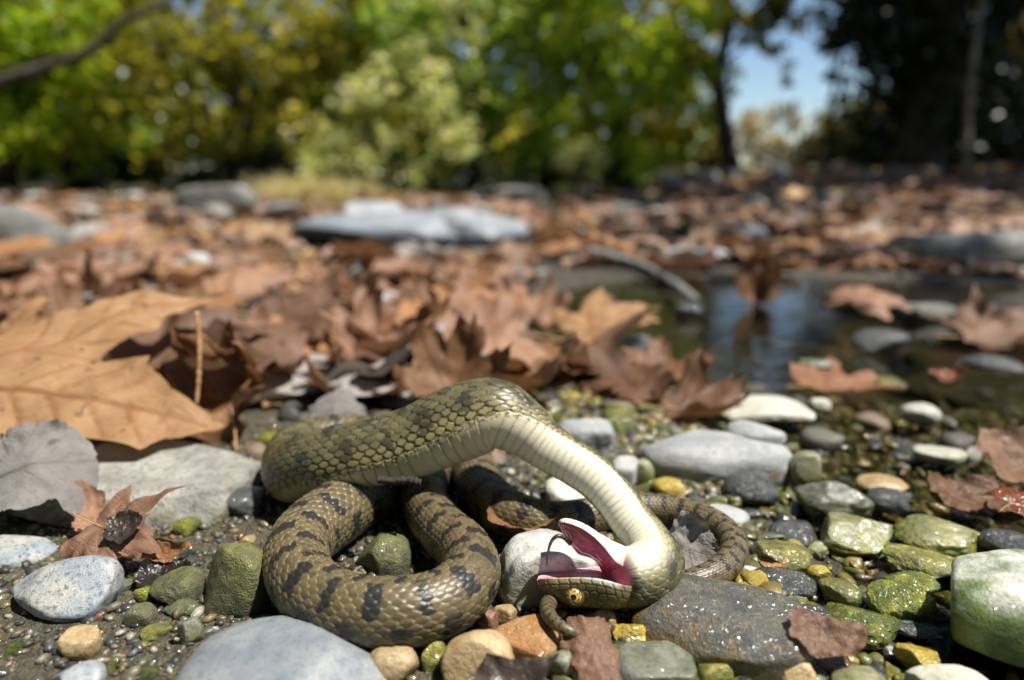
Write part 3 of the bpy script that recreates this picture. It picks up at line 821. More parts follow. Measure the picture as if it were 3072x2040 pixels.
S('olive white stone right of the tail loop', 2262, 2430, 1622, 1725, M_OLIVE, 152, k=0.35, short='the olive stone by the tail')
S('orange lumpy stone beside the tail loop', 2272, 2374, 1650, 1722, M_ORANGE, 153, sub=4, cuts=7, rough=0.12, k=0.6, short='the orange lumpy stone')
S('black wet long stone below the orange lumpy stone', 2280, 2445, 1712, 1785, M_DARK, 154, sub=4, k=0.3, yaw=-0.3)
S('ochre pebble behind the long black stone', 2420, 2490, 1695, 1755, M_OCHRE, 155, sub=4)
S('yellow-green pebble at the upper edge of the slate', 2200, 2275, 1745, 1795, M_OCHRE, 156, sub=4)
S('pale small stone right of the tail loop edge', 2210, 2275, 1695, 1735, M_PALE, 157, sub=4)
# --- right middle
S('long pale grey stone with a brown leaf scrap on it', 1900, 2368, 1278, 1452, M_GREY, 160, p=2.9, cuts=4, br=0.6, k=0.45, rough=0.02, short='the long pale grey stone')
S('grey knob on the far end of the long pale stone', 2180, 2352, 1262, 1345, M_GREY, 161, sub=4, k=0.9, zc=0.016)
S('flat cream stone with yellow algae behind the pale grey stone', 2155, 2420, 1188, 1268, M_PALE, 162, p=2.8, k=0.4, short='the flat cream stone')
S('shiny dark grey stone below the long pale stone', 2172, 2338, 1420, 1535, M_DARK, 163, cuts=6, rough=0.08, k=0.3, short='the shiny dark stone')
S('wet grey rounded stone right of the shiny dark stone', 2398, 2615, 1432, 1570, M_GREENGREY, 164, cuts=6, rough=0.08, k=0.2, short='the wet grey rounded stone')
S('sunlit yellow-green upright stone right of the long pale stone', 2368, 2466, 1352, 1468, M_PALEGREEN, 165, sub=4, k=0.6, short='the upright yellow-green stone')
S('pale grey stone behind the neck', 1662, 1842, 1252, 1372, M_GREY, 166, k=0.4, short='the pale stone behind the neck')
S('grey stone right of the sunlit neck', 1825, 1922, 1368, 1478, M_GREY, 167, sub=4, k=0.45)
S('yellow-green stone between neck and long pale stone', 1885, 1962, 1378, 1470, M_PALEGREEN, 168, sub=4, k=0.5)
S('round yellow stone below the long pale stone', 1958, 2062, 1432, 1508, M_OCHRE, 169, sub=4, k=0.45, short='the round yellow stone')
S('yellowish stone in the shade under the neck', 1635, 1780, 1432, 1530, M_PALE, 170, sub=4, k=0.4)
S('dark green mossy stone behind the neck', 1800, 1910, 1218, 1318, M_MOSSY, 171, sub=4, k=0.45, short='the dark mossy stone')
S('small white stone in the far wet gravel', 2702, 2815, 1208, 1278, M_PALE, 172, sub=4, k=0.5, short='the small white stone')
S('pale long pebble in the far wet gravel', 2745, 2890, 1335, 1390, M_PALE, 173, sub=4, k=0.3)
S('tiny pale stone right of the flat cream stone', 2428, 2490, 1195, 1235, M_PALE, 174, sub=4)
S('grey long stone at the outer side of the tail loop', 2090, 2245, 1515, 1585, M_GREY, 175, sub=4, k=0.35)
S('pale tan stone in the wet bed behind the grey stone', 2570, 2720, 1425, 1490, M_TAN, 176, sub=4, k=0.35)
S('black wet stone right of the wet grey stone', 2600, 2720, 1465, 1540, M_DARK, 177, sub=4, k=0.35)
S('dark brown wet stone under the red leaf', 2945, 3090, 1590, 1680, M_DARK, 178, sub=4, k=0.35)
S('dark stone lying inside the tail loop', 2030, 2110, 1600, 1660, M_DARK, 179, sub=4, k=0.3)
# --- background boulders
B = dict(name='boulder', cat='boulder', group='boulders behind the snake')
S('broad white boulder coloured with blue shade behind the brown leaves', 888, 1590, 632, 782, M_BOULDERSHADE, 180, p=2.7, cuts=5, br=0.55, k=0.30, rough=0.03, **B, short='the broad white boulder')
S('rounded white boulder top in front of the broad boulder', 1230, 1500, 622, 765, M_BOULDER, 181, p=2.4, cuts=3, br=0.6, k=0.5, **B)
S('small white boulder top behind the broad boulder', 1030, 1210, 604, 695, M_BOULDER, 182, p=2.4, br=0.6, k=0.5, **B)
S('leaning grey boulder at the left edge', -140, 190, 612, 815, M_BOULDERGREY, 183, p=2.8, cuts=5, br=0.5, k=0.45, **B)
S('large grey boulder at the right edge beyond the pool', 2665, 3250, 682, 842, M_BOULDERGREY, 184, p=2.5, cuts=4, br=0.55, k=0.35, **B)
S('low flat grey boulder left of the large right boulder', 2480, 2760, 730, 800, M_BOULDERGREY, 185, p=2.8, br=0.5, k=0.3, **B)
S('light grey boulder on the leafy right bank', 2150, 2300, 672, 748, M_BOULDER, 186, br=0.6, k=0.5, **B)
S('bluish low stone at the far edge of the pool', 1985, 2195, 742, 812, M_BOULDER, 187, br=0.6, k=0.35, **B)
S('grey low boulders pile at the far end of the bar', 540, 770, 556, 650, M_BOULDERGREY, 188, br=0.6, k=0.4, **B)
S('small round pale stone among the leaves on the left', 548, 640, 758, 850, M_BOULDER, 189, sub=4, br=0.8, k=0.5, **B)
S('grey stone wedged between the upright orange leaves', 1090, 1235, 872, 990, M_GREY, 190, sub=4, br=0.7, k=0.4, **B)
S('far grey stone at the foot of the dark bush', 1480, 1620, 560, 615, M_BOULDERGREY, 191, sub=4, br=0.6, k=0.4, **B)
S('small pale stone on the bank below the leaning tree', 2480, 2580, 560, 610, M_BOULDERGREY, 192, sub=4, br=0.6, k=0.4, zoff=0.05, **B)

# dark stones breaking the pool surface
for k, (x0, x1, y0, y1, m, lab) in enumerate((
    (2560, 2720, 985, 1060, M_DARK, 'black wet stone standing in the pool right of the reflection'),
    (1850, 1960, 1000, 1050, M_DARK, 'dark low stone at the left shore of the pool'),
    (2700, 2860, 905, 960, M_BOULDERGREY, 'grey low stone in the back of the pool'),
    (2020, 2110, 905, 950, M_DARK, 'small black stone behind the pool reflection'),
    (2900, 3060, 1065, 1120, M_DARK, 'flat dark stone in the right of the pool'),
    (2395, 2500, 1075, 1115, M_GREENGREY, 'small grey-green stone at the near shore of the pool'),
    (1700, 1800, 1085, 1135, M_MOSSY, 'mossy stone at the near left shore of the pool'),
    (2620, 2720, 1130, 1175, M_OLIVE, 'small olive stone in the near shallows of the pool'))):
    S(lab, x0, x1, y0, y1, m, 400 + k, sub=4, k=0.35, cuts=5, rough=0.07, group='stones in the pool')
# ================================================================== LEAVES
LM = {
    'tan': leaf_mat('leaf_tan', (0.26, 0.145, 0.068), (0.34, 0.205, 0.10), (0.19, 0.075, 0.022), (0.36, 0.24, 0.14)),
    'orange': leaf_mat('leaf_orange_brown', (0.25, 0.118, 0.052), (0.33, 0.172, 0.078), (0.20, 0.085, 0.035), (0.32, 0.18, 0.10)),
    'pink': leaf_mat('leaf_pinkish_brown', (0.215, 0.118, 0.072), (0.31, 0.178, 0.112), (0.24, 0.12, 0.07), (0.36, 0.25, 0.19)),
    'brown': leaf_mat('leaf_brown', (0.20, 0.095, 0.045), (0.29, 0.15, 0.08), (0.14, 0.06, 0.03), (0.28, 0.18, 0.12)),
    'grey': leaf_mat('leaf_grey_underside', (0.27, 0.245, 0.225), (0.36, 0.33, 0.305), (0.21, 0.18, 0.15), (0.30, 0.28, 0.265), trans=0.12, rough=0.8, fuzz=0.3),
    'dark': leaf_mat('leaf_dark_wet', (0.030, 0.022, 0.018), (0.06, 0.045, 0.036), (0.03, 0.02, 0.015), (0.05, 0.04, 0.03), trans=0.05, rough=0.35),
    'red': leaf_mat('leaf_wet_red_brown', (0.19, 0.055, 0.025), (0.26, 0.10, 0.05), (0.12, 0.03, 0.015), (0.20, 0.08, 0.04), trans=0.15, rough=0.22),
}
STALK = bark_mat('leaf_stalk', (0.30, 0.16, 0.07), (0.40, 0.24, 0.11))
HALF = [(0, 1.00), (5, .84), (9, .76), (14, .80), (16, .64), (21, .50), (26, .43), (31, .50), (35, .68), (38, .64), (45, .72), (52, .92), (57, .74),
        (63, .70), (66, .54), (72, .42), (78, .38), (85, .44), (92, .52), (100, .64), (107, .50), (120, .36), (140, .24), (160, .14), (180, .05)]
LOBES = [(0, 1.0), (52, .92), (-52, .92), (100, .62), (-100, .62)]

def leaf_outline(rng, jit=0.05, narrow=0.0, fill=0.22):
    a = [(t, r) for t, r in HALF] + [(-t, r) for t, r in HALF[1:-1]]
    a = sorted(a)
    th = np.array([t for t, r in a], float); r = np.array([r for t, r in a], float)
    th[1:-1] += rng.normal(size=len(th) - 2) * 1.6
    th = np.sort(th)
    env = 0.40 + 0.50 * np.cos(np.radians(th) * 0.5) ** 1.2
    r = np.where(r < env, r + fill * (env - r), r)
    r = r * (1 + rng.normal(size=len(r)) * jit)
    if narrow: r = r * (1 - narrow * np.abs(np.sin(np.radians(th))) ** 1.0)
    return th, r

def fragment_outline(rng, n=11, ragged=0.22, elong=1.5):
    a = np.radians(np.linspace(-180, 180, n, endpoint=False) + rng.normal(size=n) * 9)
    s = 1 + ragged * rng.normal(size=n)
    pts = np.stack([np.sin(a) * s / elong, np.cos(a) * s], -1)
    th = np.linspace(-180, 180, 181)
    r = np.zeros(181)
    for q, t in enumerate(np.radians(th)):          # straight torn edges between the corners
        d = np.array([math.sin(t), math.cos(t)]); best = 0.2
        for e in range(n):
            p0, p1 = pts[e], pts[(e + 1) % n]; ed = p1 - p0
            den = d[0] * ed[1] - d[1] * ed[0]
            if abs(den) < 1e-9: continue
            tt = (p0[0] * ed[1] - p0[1] * ed[0]) / den; uu = (p0[0] * d[1] - p0[1] * d[0]) / den
            if tt > 0 and -1e-6 <= uu <= 1 + 1e-6: best = max(best, tt)
        r[q] = best
    r = r * (1 + 0.025 * rng.normal(size=181))
    r[-1] = r[0]
    return th, np.clip(r, 0.15, 1.3)

def leaf_mesh(seed, size, N=72, K=8, frag=False, cup=0.3, bendy=0.3, bendx=0.2, ripple=0.12, edge=0.15, fold=0.1, jit=0.06, narrow=0.0,
              mat='brown', vein_w=0.012, name='leaf', elong=1.5, ragged=0.18, fill=0.22):
    """palmate leaf with lobes, veins and curled edges, centred on its stalk joint"""
    rng = np.random.default_rng(seed)
    th, r = fragment_outline(rng, 9, ragged, elong) if frag else leaf_outline(rng, jit, narrow, fill)
    T = np.linspace(-180, 180, N, endpoint=False)
    if not frag:
        for t in th:                       # keep the lobe tips and notches sharp
            T[np.argmin(np.abs(T - t))] = t
        T = np.sort(T)
    R = np.interp(T, np.concatenate([th - 360, th, th + 360]), np.concatenate([r, r, r]))
    kk = (np.arange(1, K + 1) / K) ** 0.85
    x = np.concatenate([[0], (kk[:, None] * (R * np.sin(np.radians(T)))[None]).ravel()])
    y = np.concatenate([[0], (kk[:, None] * (R * np.cos(np.radians(T)))[None]).ravel()])
    rel = np.concatenate([[0], np.repeat(kk, N)])
    # veins
    d = np.full(len(x), 9.0)
    if not frag:
        for ang, ln in LOBES:
            ax = np.array([math.sin(math.radians(ang)), math.cos(math.radians(ang))])
            s = x * ax[0] + y * ax[1]; q = np.abs(-x * ax[1] + y * ax[0])
            d = np.minimum(d, np.where((s > 0) & (s < ln), q * (0.8 + 0.8 * s), 9))
            for f in (0.28, 0.42, 0.56, 0.68, 0.80):
                for sg in (-1, 1):
                    a2 = math.radians(ang + sg * 48)
                    a2v = np.array([math.sin(a2), math.cos(a2)])
                    ox, oy = x - ax[0] * f * ln, y - ax[1] * f * ln
                    s2 = ox * a2v[0] + oy * a2v[1]; q2 = np.abs(-ox * a2v[1] + oy * a2v[0])
                    d = np.minimum(d, np.where((s2 > 0) & (s2 < 0.34 * ln), q2 * 1.8, 9))
    else:
        d = np.minimum(np.abs(x), 9)
        for f in (-.5, -.25, 0, .25, .5):
            for sg in (-1, 1):
                ox, oy = x, y - f
                s2 = sg * ox * 0.75 + oy * 0.66; q2 = np.abs(sg * ox * -0.66 + oy * 0.75)
                d = np.minimum(d, np.where((sg * ox > 0), q2 * 1.8, 9))
    vein = np.exp(-(d / vein_w) ** 2)
    # shape out of the plane
    ph = rng.random(3) * 30
    p3 = np.stack([x, y, np.zeros_like(x)], -1)
    rad = np.sqrt(x * x + y * y)
    z = ripple * fbm(p3 * 2.6 + ph, 2) + 0.35 * ripple * fbm(p3 * 7 + ph, 2) * rel
    z = z + cup * rad ** 2 + edge * rel ** 4 * fbm(p3 * 1.9 + ph + 9, 2) * 2.0 + fold * np.abs(x)
    z = z - 0.008 * vein
    # bend along y then x (real arcs, length keeping)
    def arc(u, z, k):
        if abs(k) < 1e-4: return u, z
        return np.sin(u * k) * (1 / k - z), 1 / k - np.cos(u * k) * (1 / k - z)
    y, z = arc(y, z, bendy)
    x, z = arc(x, z, bendx)
    V = np.stack([x, y, z], -1) * size
    q = np.arange(N); q2 = (q + 1) % N
    tri = np.stack([np.zeros(N, int), 1 + q2, 1 + q], -1)
    quads = [np.stack([1 + k * N + q, 1 + k * N + q2, 1 + (k + 1) * N + q2, 1 + (k + 1) * N + q], -1) for k in range(K - 1)]
    Q = np.concatenate(quads)
    tri = tri[:, ::1]
    return V, Q, tri, vein

def place_leaf(o, yaw, tilt, roll, ptz, z_at=None):
    """yaw 0 = tip away from camera, -90 = tip to the right; tilt lifts the tip; roll about the long axis"""
    o.rotation_euler = Euler((math.radians(tilt), math.radians(roll), math.radians(yaw)), 'YXZ')
    o.location = Vector(ptz)

def hero_leaf(label, px, py, y, size, yaw, tilt, roll, mat, seed, frag=False, stalk=True, name='plane_leaf', short=None, z=None, cat='leaf', rest=None, face=0, **kw):
    """px,py,y : where the stalk joint (or fragment centre) is"""
    V, Q, T, vein = leaf_mesh(seed, size, frag=frag, **kw)
    P = at_y(px, py, y) if z is None else at_z(px, py, z)
    me = mesh_np(name, V, [Q, T], True, [LM[mat]], {'vein': vein})
    o = obj(name, me)
    place_leaf(o, yaw, tilt, roll, P)
    if face:
        o.rotation_euler = (Matrix.Rotation(math.radians(face), 3, 'X') @ o.rotation_euler.to_matrix()).to_euler()
    M = np.array(o.rotation_euler.to_matrix())
    if rest is not None:               # drop or lift it until its lowest point rests at this height
        o.location.z = rest - float((V @ M.T)[:, 2].min())
    tag(o, label, cat, 'fallen plane leaves near the snake')
    if stalk and not frag:
        rng = np.random.default_rng(seed + 5)
        L = size * 0.55
        t = np.linspace(0, 1, 8)[:, None]
        p = np.concatenate([rng.normal() * 0.15 * L * t ** 2, -L * t, (rng.uniform(-0.1, 0.25) * L) * t ** 2], 1)
        SV, SQ, ST = tube(p, np.linspace(0.008, 0.012, 8) * size, 7)
        obj('stalk', mesh_np('stalk', SV, [SQ, ST], True, [STALK]), o)
    HEROES.append((short, np.array([P[0], P[1]]), size * 0.5))
    return o

H = hero_leaf
HI = dict(N=400, K=44, vein_w=0.013)
MD = dict(N=144, K=16, vein_w=0.014)
H('large tan plane leaf filling the left edge with clear veins', -190, 1150, 0.345, 0.155, -99, 2, 26, 'tan', 201, cup=0.10, bendy=-0.55, bendx=-0.35, ripple=0.07, edge=0.06, fold=-0.05, fill=0.0, short='the large tan leaf', **HI)
H('pinkish leaf lying under the large tan leaf', 420, 1290, 0.40, 0.10, -95, 0, 14, 'pink', 202, cup=0.1, bendy=0.2, bendx=-0.5, rest=0.010, **MD)
H('curled brown leaf standing beside the large tan leaf tip', 690, 1215, 0.375, 0.062, 20, 18, -20, 'orange', 203, face=22, cup=0.45, bendy=0.9, bendx=0.9, ripple=0.25, edge=0.3, short='the curled brown leaf', **MD)
H('upright narrow brown lobe behind the curled leaf', 655, 1270, 0.385, 0.070, 14, 60, 10, 'orange', 204, cup=0.3, bendy=0.4, bendx=1.6, narrow=0.6, **MD)
H('pale grey leaf arched behind the raised body', 1005, 1275, 0.355, 0.030, -85, 0, 0, 'grey', 205, frag=True, elong=1.8, face=12, cup=-0.3, bendy=-1.3, bendx=-0.6, rest=0.004, short='the pale grey arched leaf', **MD)
H('curled grey furry leaf at the left edge', 75, 1480, 0.272, 0.030, -65, 0, 0, 'grey', 206, frag=True, elong=1.3, ragged=0.10, face=40, cup=-0.3, bendy=-0.7, bendx=0.9, ripple=0.10, rest=0.001, short='the curled grey leaf', **MD)
H('broken light brown leaf with black scrap at lower left', 310, 1600, 0.243, 0.030, -110, 0, 0, 'pink', 207, face=28, cup=0.0, bendy=0.15, bendx=-0.2, ripple=0.14, edge=0.10, jit=0.12, rest=0.004, short='the broken brown leaf', **MD)
H('brown leaf strip joining the grey leaf and broken leaf', 262, 1490, 0.264, 0.016, 40, 0, 0, 'pink', 208, face=15, frag=True, elong=2.0, cup=0.2, rest=0.006, **MD)
H('black rotted scrap lying on the broken brown leaf', 365, 1590, 0.238, 0.0085, -60, 0, 0, 'dark', 209, face=25, frag=True, name='leaf_scrap', elong=1.2, cup=0.2, rest=0.014, **MD)
H('small rolled orange scrap right of the broken leaf', 480, 1635, 0.236, 0.013, -80, 5, 30, 'orange', 210, frag=True, name='leaf_scrap', elong=2.0, cup=0.2, bendx=1.8, rest=0.006, **MD)
H('black wet scrap under the rolled orange scrap', 495, 1695, 0.228, 0.012, -80, 5, 10, 'dark', 211, frag=True, name='leaf_scrap', elong=1.6, rest=0.002, **MD)
H('pinkish grey flat leaf left of centre', 860, 1060, 0.58, 0.095, -75, -2, 6, 'pink', 212, face=6, cup=0.15, bendy=0.4, bendx=-0.4, rest=0.012, short='the pinkish flat leaf', **MD)
H('tall folded pinkish leaf leaning behind the snake', 1085, 1110, 0.47, 0.085, 28, 36, 18, 'pink', 213, cup=0.3, bendy=0.5, bendx=1.3, narrow=0.35, short='the tall folded leaf', **MD)
H('wide orange-brown leaf in the middle of the litter', 1500, 1030, 0.55, 0.095, 82, 2, -4, 'pink', 214, face=6, cup=0.2, bendy=0.5, bendx=-0.4, rest=0.015, short='the wide orange-brown leaf', **MD)
H('upright orange leaf with pointed lobes', 1290, 985, 0.66, 0.046, -8, 68, 4, 'tan', 215, cup=0.2, bendy=0.5, bendx=0.5, **MD)
H('pale cream curled leaf scrap standing before the litter', 1380, 1120, 0.45, 0.05, -35, 45, 10, 'grey', 216, cup=0.3, bendy=0.7, bendx=1.2, narrow=0.4, **MD)
H('light tan leaf raised on its lobes at the pool edge', 1760, 985, 0.60, 0.075, -65, 22, 8, 'tan', 217, cup=0.25, bendy=-0.8, bendx=-0.5, short='the raised tan leaf', **MD)
H('tan leaf with curled rim behind the wide orange leaf', 1600, 960, 0.70, 0.075, 35, 14, 5, 'pink', 218, cup=0.35, bendy=0.5, bendx=0.6, **MD)
H('brown leaf leaning on the grey stone', 1060, 925, 0.80, 0.075, 30, 14, -6, 'orange', 219, cup=0.3, bendy=0.4, bendx=0.7, **MD)
H('reddish brown leaf right behind the arch of the body', 1350, 1195, 0.40, 0.06, -20, 30, 8, 'orange', 220, cup=0.3, bendy=0.6, bendx=0.6, rest=0.008, **MD)
H('small orange leaf scrap behind the arch', 1620, 1165, 0.42, 0.042, -120, 30, 0, 'orange', 221, frag=True, elong=1.6, cup=0.4, rest=0.010, **MD)
H('brown leaf lying flat at the near edge of the pool', 1960, 1130, 0.50, 0.058, -70, 0, 4, 'brown', 222, cup=0.15, bendy=0.3, rest=-0.002, short='the flat leaf by the pool', **MD)
H('dark red-brown wet leaf floating right of the pool reflection', 2470, 1160, 0.485, 0.06, -80, 0, 0, 'brown', 223, cup=0.05, ripple=0.05, edge=0.05, bendx=0.1, bendy=0.1, rest=-0.004, **MD)
H('dark purple-brown leaf behind the flat cream stone', 2030, 1262, 0.42, 0.055, -80, 0, 6, 'brown', 224, cup=0.3, rest=0.0, **MD)
H('small brown leaf scrap on the long pale grey stone', 2235, 1408, 0.318, 0.017, -120, -8, 5, 'orange', 225, frag=True, elong=1.8, cup=0.2, name='leaf_scrap', **MD)
H('torn pinkish leaf at the bottom edge over the tail tip', 1790, 1990, 0.178, 0.0115, 10, 0, 5, 'pink', 226, face=25, frag=True, elong=1.15, cup=-0.3, bendx=-0.6, rest=0.002, **MD)
H('torn pinkish grey leaf on the wet stones at lower right', 2470, 1950, 0.182, 0.0135, -108, 0, 0, 'pink', 227, face=25, frag=True, elong=1.7, cup=0.1, rest=0.009, ragged=0.16, short='the torn leaf', **MD)
H('red-brown shiny leaf at the right edge in the wet bed', 3030, 1560, 0.262, 0.020, -70, 0, 0, 'red', 228, face=20, cup=-0.3, bendy=0.3, bendx=-0.6, rest=0.008, short='the red shiny leaf', **MD)
H('dark brown wet leaf behind the red shiny leaf', 2900, 1480, 0.285, 0.022, -100, 0, 0, 'brown', 229, face=15, frag=True, elong=1.9, cup=0.15, rest=0.004, **MD)
H('brown scrap leaning on the large white stone at the right edge', 3095, 1860, 0.196, 0.017, 0, 55, 0, 'brown', 230, frag=True, elong=1.5, cup=0.2, name='leaf_scrap', **MD)
H('black soggy leaf at the bottom edge below the orange stone', 1545, 2045, 0.165, 0.019, -95, 5, 20, 'dark', 231, frag=True, elong=2.2, cup=0.2, rest=0.006, **MD)
H('thin rust-edged leaf lying between the coil and the white stone', 1560, 1640, 0.252, 0.018, -80, 0, 0, 'orange', 232, frag=True, elong=2.6, cup=0.3, rest=0.010, **MD)
H('grey scrap standing inside the tail loop', 2065, 1625, 0.235, 0.014, 10, 60, 0, 'grey', 233, frag=True, elong=1.5, name='leaf_scrap', rest=0.004, **MD)
H('brown leaf with dark spots left of the big leaf top', 200, 930, 0.56, 0.08, 40, 8, 8, 'orange', 234, cup=0.2, bendy=0.5, rest=0.015, **MD)
H('khaki curled leaf lying across the top of the large tan leaf', 330, 940, 0.47, 0.07, -82, 14, 12, 'tan', 235, cup=0.2, bendy=-0.6, bendx=-1.2, narrow=0.4, **MD)
H('upright orange lobe on the left of the litter', 270, 880, 0.74, 0.06, -18, 62, 0, 'orange', 236, cup=0.2, bendy=0.3, bendx=1.2, narrow=0.6, **MD)
H('orange upright leaf standing in the pool', 2250, 880, 0.82, 0.06, 10, 62, 5, 'orange', 237, cup=0.3, bendy=0.5, bendx=0.8, **MD)
H('pale grey-pink leaf heap right of the standing pool leaf', 2560, 930, 0.70, 0.075, -60, 22, 5, 'pink', 238, cup=-0.3, bendy=-0.8, bendx=-0.5, rest=0.006, **MD)
H('small dark pink leaf floating at the right of the pool', 2830, 1150, 0.50, 0.012, -100, 0, 15, 'red', 239, frag=True, elong=1.4, rest=-0.003, **MD)
H('brown leaf floating at the far right of the pool', 2920, 1010, 0.62, 0.08, -80, 0, 10, 'pink', 240, cup=0.1, rest=-0.003, **MD)
H('brown leaf caught on the right edge of the wet bed', 3060, 1440, 0.31, 0.03, -60, 10, 14, 'pink', 241, frag=True, elong=1.5, rest=0.006, **MD)

# ------------------------------------------------------------------ the litter: individual leaves, then the far rest
LIT = []
_pal = ['brown', 'pink', 'brown', 'orange', 'pink', 'grey', 'pink', 'tan']
for k in range(16):
    rng = np.random.default_rng(300 + k)
    V, Q, T, vein = leaf_mesh(300 + k, 1.0, N=56, K=5, cup=rng.uniform(-0.25, 0.35), bendy=rng.uniform(-0.5, 0.5), bendx=rng.uniform(-0.6, 0.6),
                              ripple=0.14, edge=0.13, narrow=rng.choice([0, 0.2, 0.35, 0.55]), frag=(k % 5 in (1, 3)), jit=0.13, elong=rng.uniform(1.2, 2.0), ragged=0.2, fill=rng.uniform(0.2, 0.7), vein_w=0.02)
    LIT.append((V, Q, T, vein, _pal[k % 8]))
LIT_ME = [mesh_np('litter_leaf', v * 0.1, [q, t], True, [LM[m]], {'vein': ve}) for v, q, t, ve, m in LIT]
rng = np.random.default_rng(55)
cand = []
for _ in range(9200):
    y = 0.42 + 4.3 * rng.random() ** 1.15
    x = rng.uniform(-1.1, 1.05) * y * 1.02
    px, py = to_px((x, y, 0.01))
    if px < -700 or px > 3700: continue
    inpool = ((x - 0.36) / 0.42) ** 2 + ((y - 0.74) / 0.37) ** 2 < 1 or (x > 0.35 and abs(y - 0.74) < 0.30)
    wetbed = x > 0.10 and y < 0.62
    dens = 0.27 if y < 0.95 else 0.40
    if inpool: dens = 0.0
    elif wetbed: dens = 0.0
    elif x > 0.2 * y and y > 1.1: dens = 0.34
    elif y > 1.0: dens = 0.22
    if rng.random() > dens: continue
    if abs(px - 1240) < 350 and 1.2 < y < 1.65: continue       # the broad boulder's place
    if y < 0.44 and -0.30 < x < 0.12: continue
    cand.append((x, y, rng.uniform(0.045, 0.09), rng.integers(16), rng.uniform(0, 360), rng.normal() * 6, rng.normal() * 6, rng.random()))
cand.sort(key=lambda c: -c[2] / c[1])
gz = ground_h(np.array([c[0] for c in cand]), np.array([c[1] for c in cand]))
near, rest_ = cand[:270], cand[270:]
COLW = {'orange': 'orange-brown', 'pink': 'pinkish brown', 'brown': 'dark brown', 'tan': 'tan', 'grey': 'greyish'}
LITTER = []
for k, c in enumerate(near):
    z = gz[k]
    v, q, t, ve, m = LIT[c[3]]
    o = obj('litter_leaf', LIT_ME[c[3]])
    o.scale = (c[2] / 0.1,) * 3
    o.rotation_euler = Euler((math.radians(c[5]), math.radians(c[6]), math.radians(c[4])), 'YXZ')
    Mx = np.array(o.rotation_euler.to_matrix())
    lo = float((v @ Mx.T)[:, 2].min()) * c[2]
    base = max(z, WATER_Z) - 0.005 + 0.008 * c[7] * (c[0] < 0.2)
    o.location = (c[0], c[1], base - lo * 0.85)
    LITTER.append((o, m, c[0], c[1], c[2], math.hypot(c[5], c[6])))
Vs, Fq, Ft, ve_, colr, off = [], [], [], [], [], 0
_cl = {'orange': (0.36, 0.18, 0.075), 'pink': (0.34, 0.21, 0.145), 'brown': (0.22, 0.115, 0.06), 'tan': (0.43, 0.27, 0.12), 'grey': (0.38, 0.35, 0.32)}
for k, c in enumerate(rest_):
    v, q, t, ve, m = LIT[c[3]]
    Mx = np.array(Euler((math.radians(c[5]), math.radians(c[6]), math.radians(c[4])), 'YXZ').to_matrix())
    w = v @ Mx.T * c[2]
    w = w + np.array([c[0], c[1], max(gz[270 + k], WATER_Z) - 0.004 + 0.015 * c[7] - w[:, 2].min() * 0.85])
    Vs.append(w); Fq.append(q + off); Ft.append(t + off); off += len(w)
    colr.append(np.tile(np.array(_cl[m]) * rng.uniform(0.7, 1.15), (len(w), 1)))
b = NB('leaf_litter_far')
at = b.n('Attribute', attribute_name='col').outputs['Color']
p = b.principled(**{'Base Color': at, 'Roughness': 0.6})
t_ = b.n('BsdfTranslucent', inp={'Color': at})
LITMAT = b.done(b.n('MixShader', inp={0: 0.2, 1: p.outputs[0], 2: t_.outputs[0]}).outputs[0])
lf = obj('leaf_litter', mesh_np('leaf_litter', np.concatenate(Vs), [np.concatenate(Fq), np.concatenate(Ft)], True, [LITMAT], {'col': np.concatenate(colr)}))
tag(lf, 'carpet of brown fallen leaves on the far bar and bank', 'leaf litter', None, 'stuff')
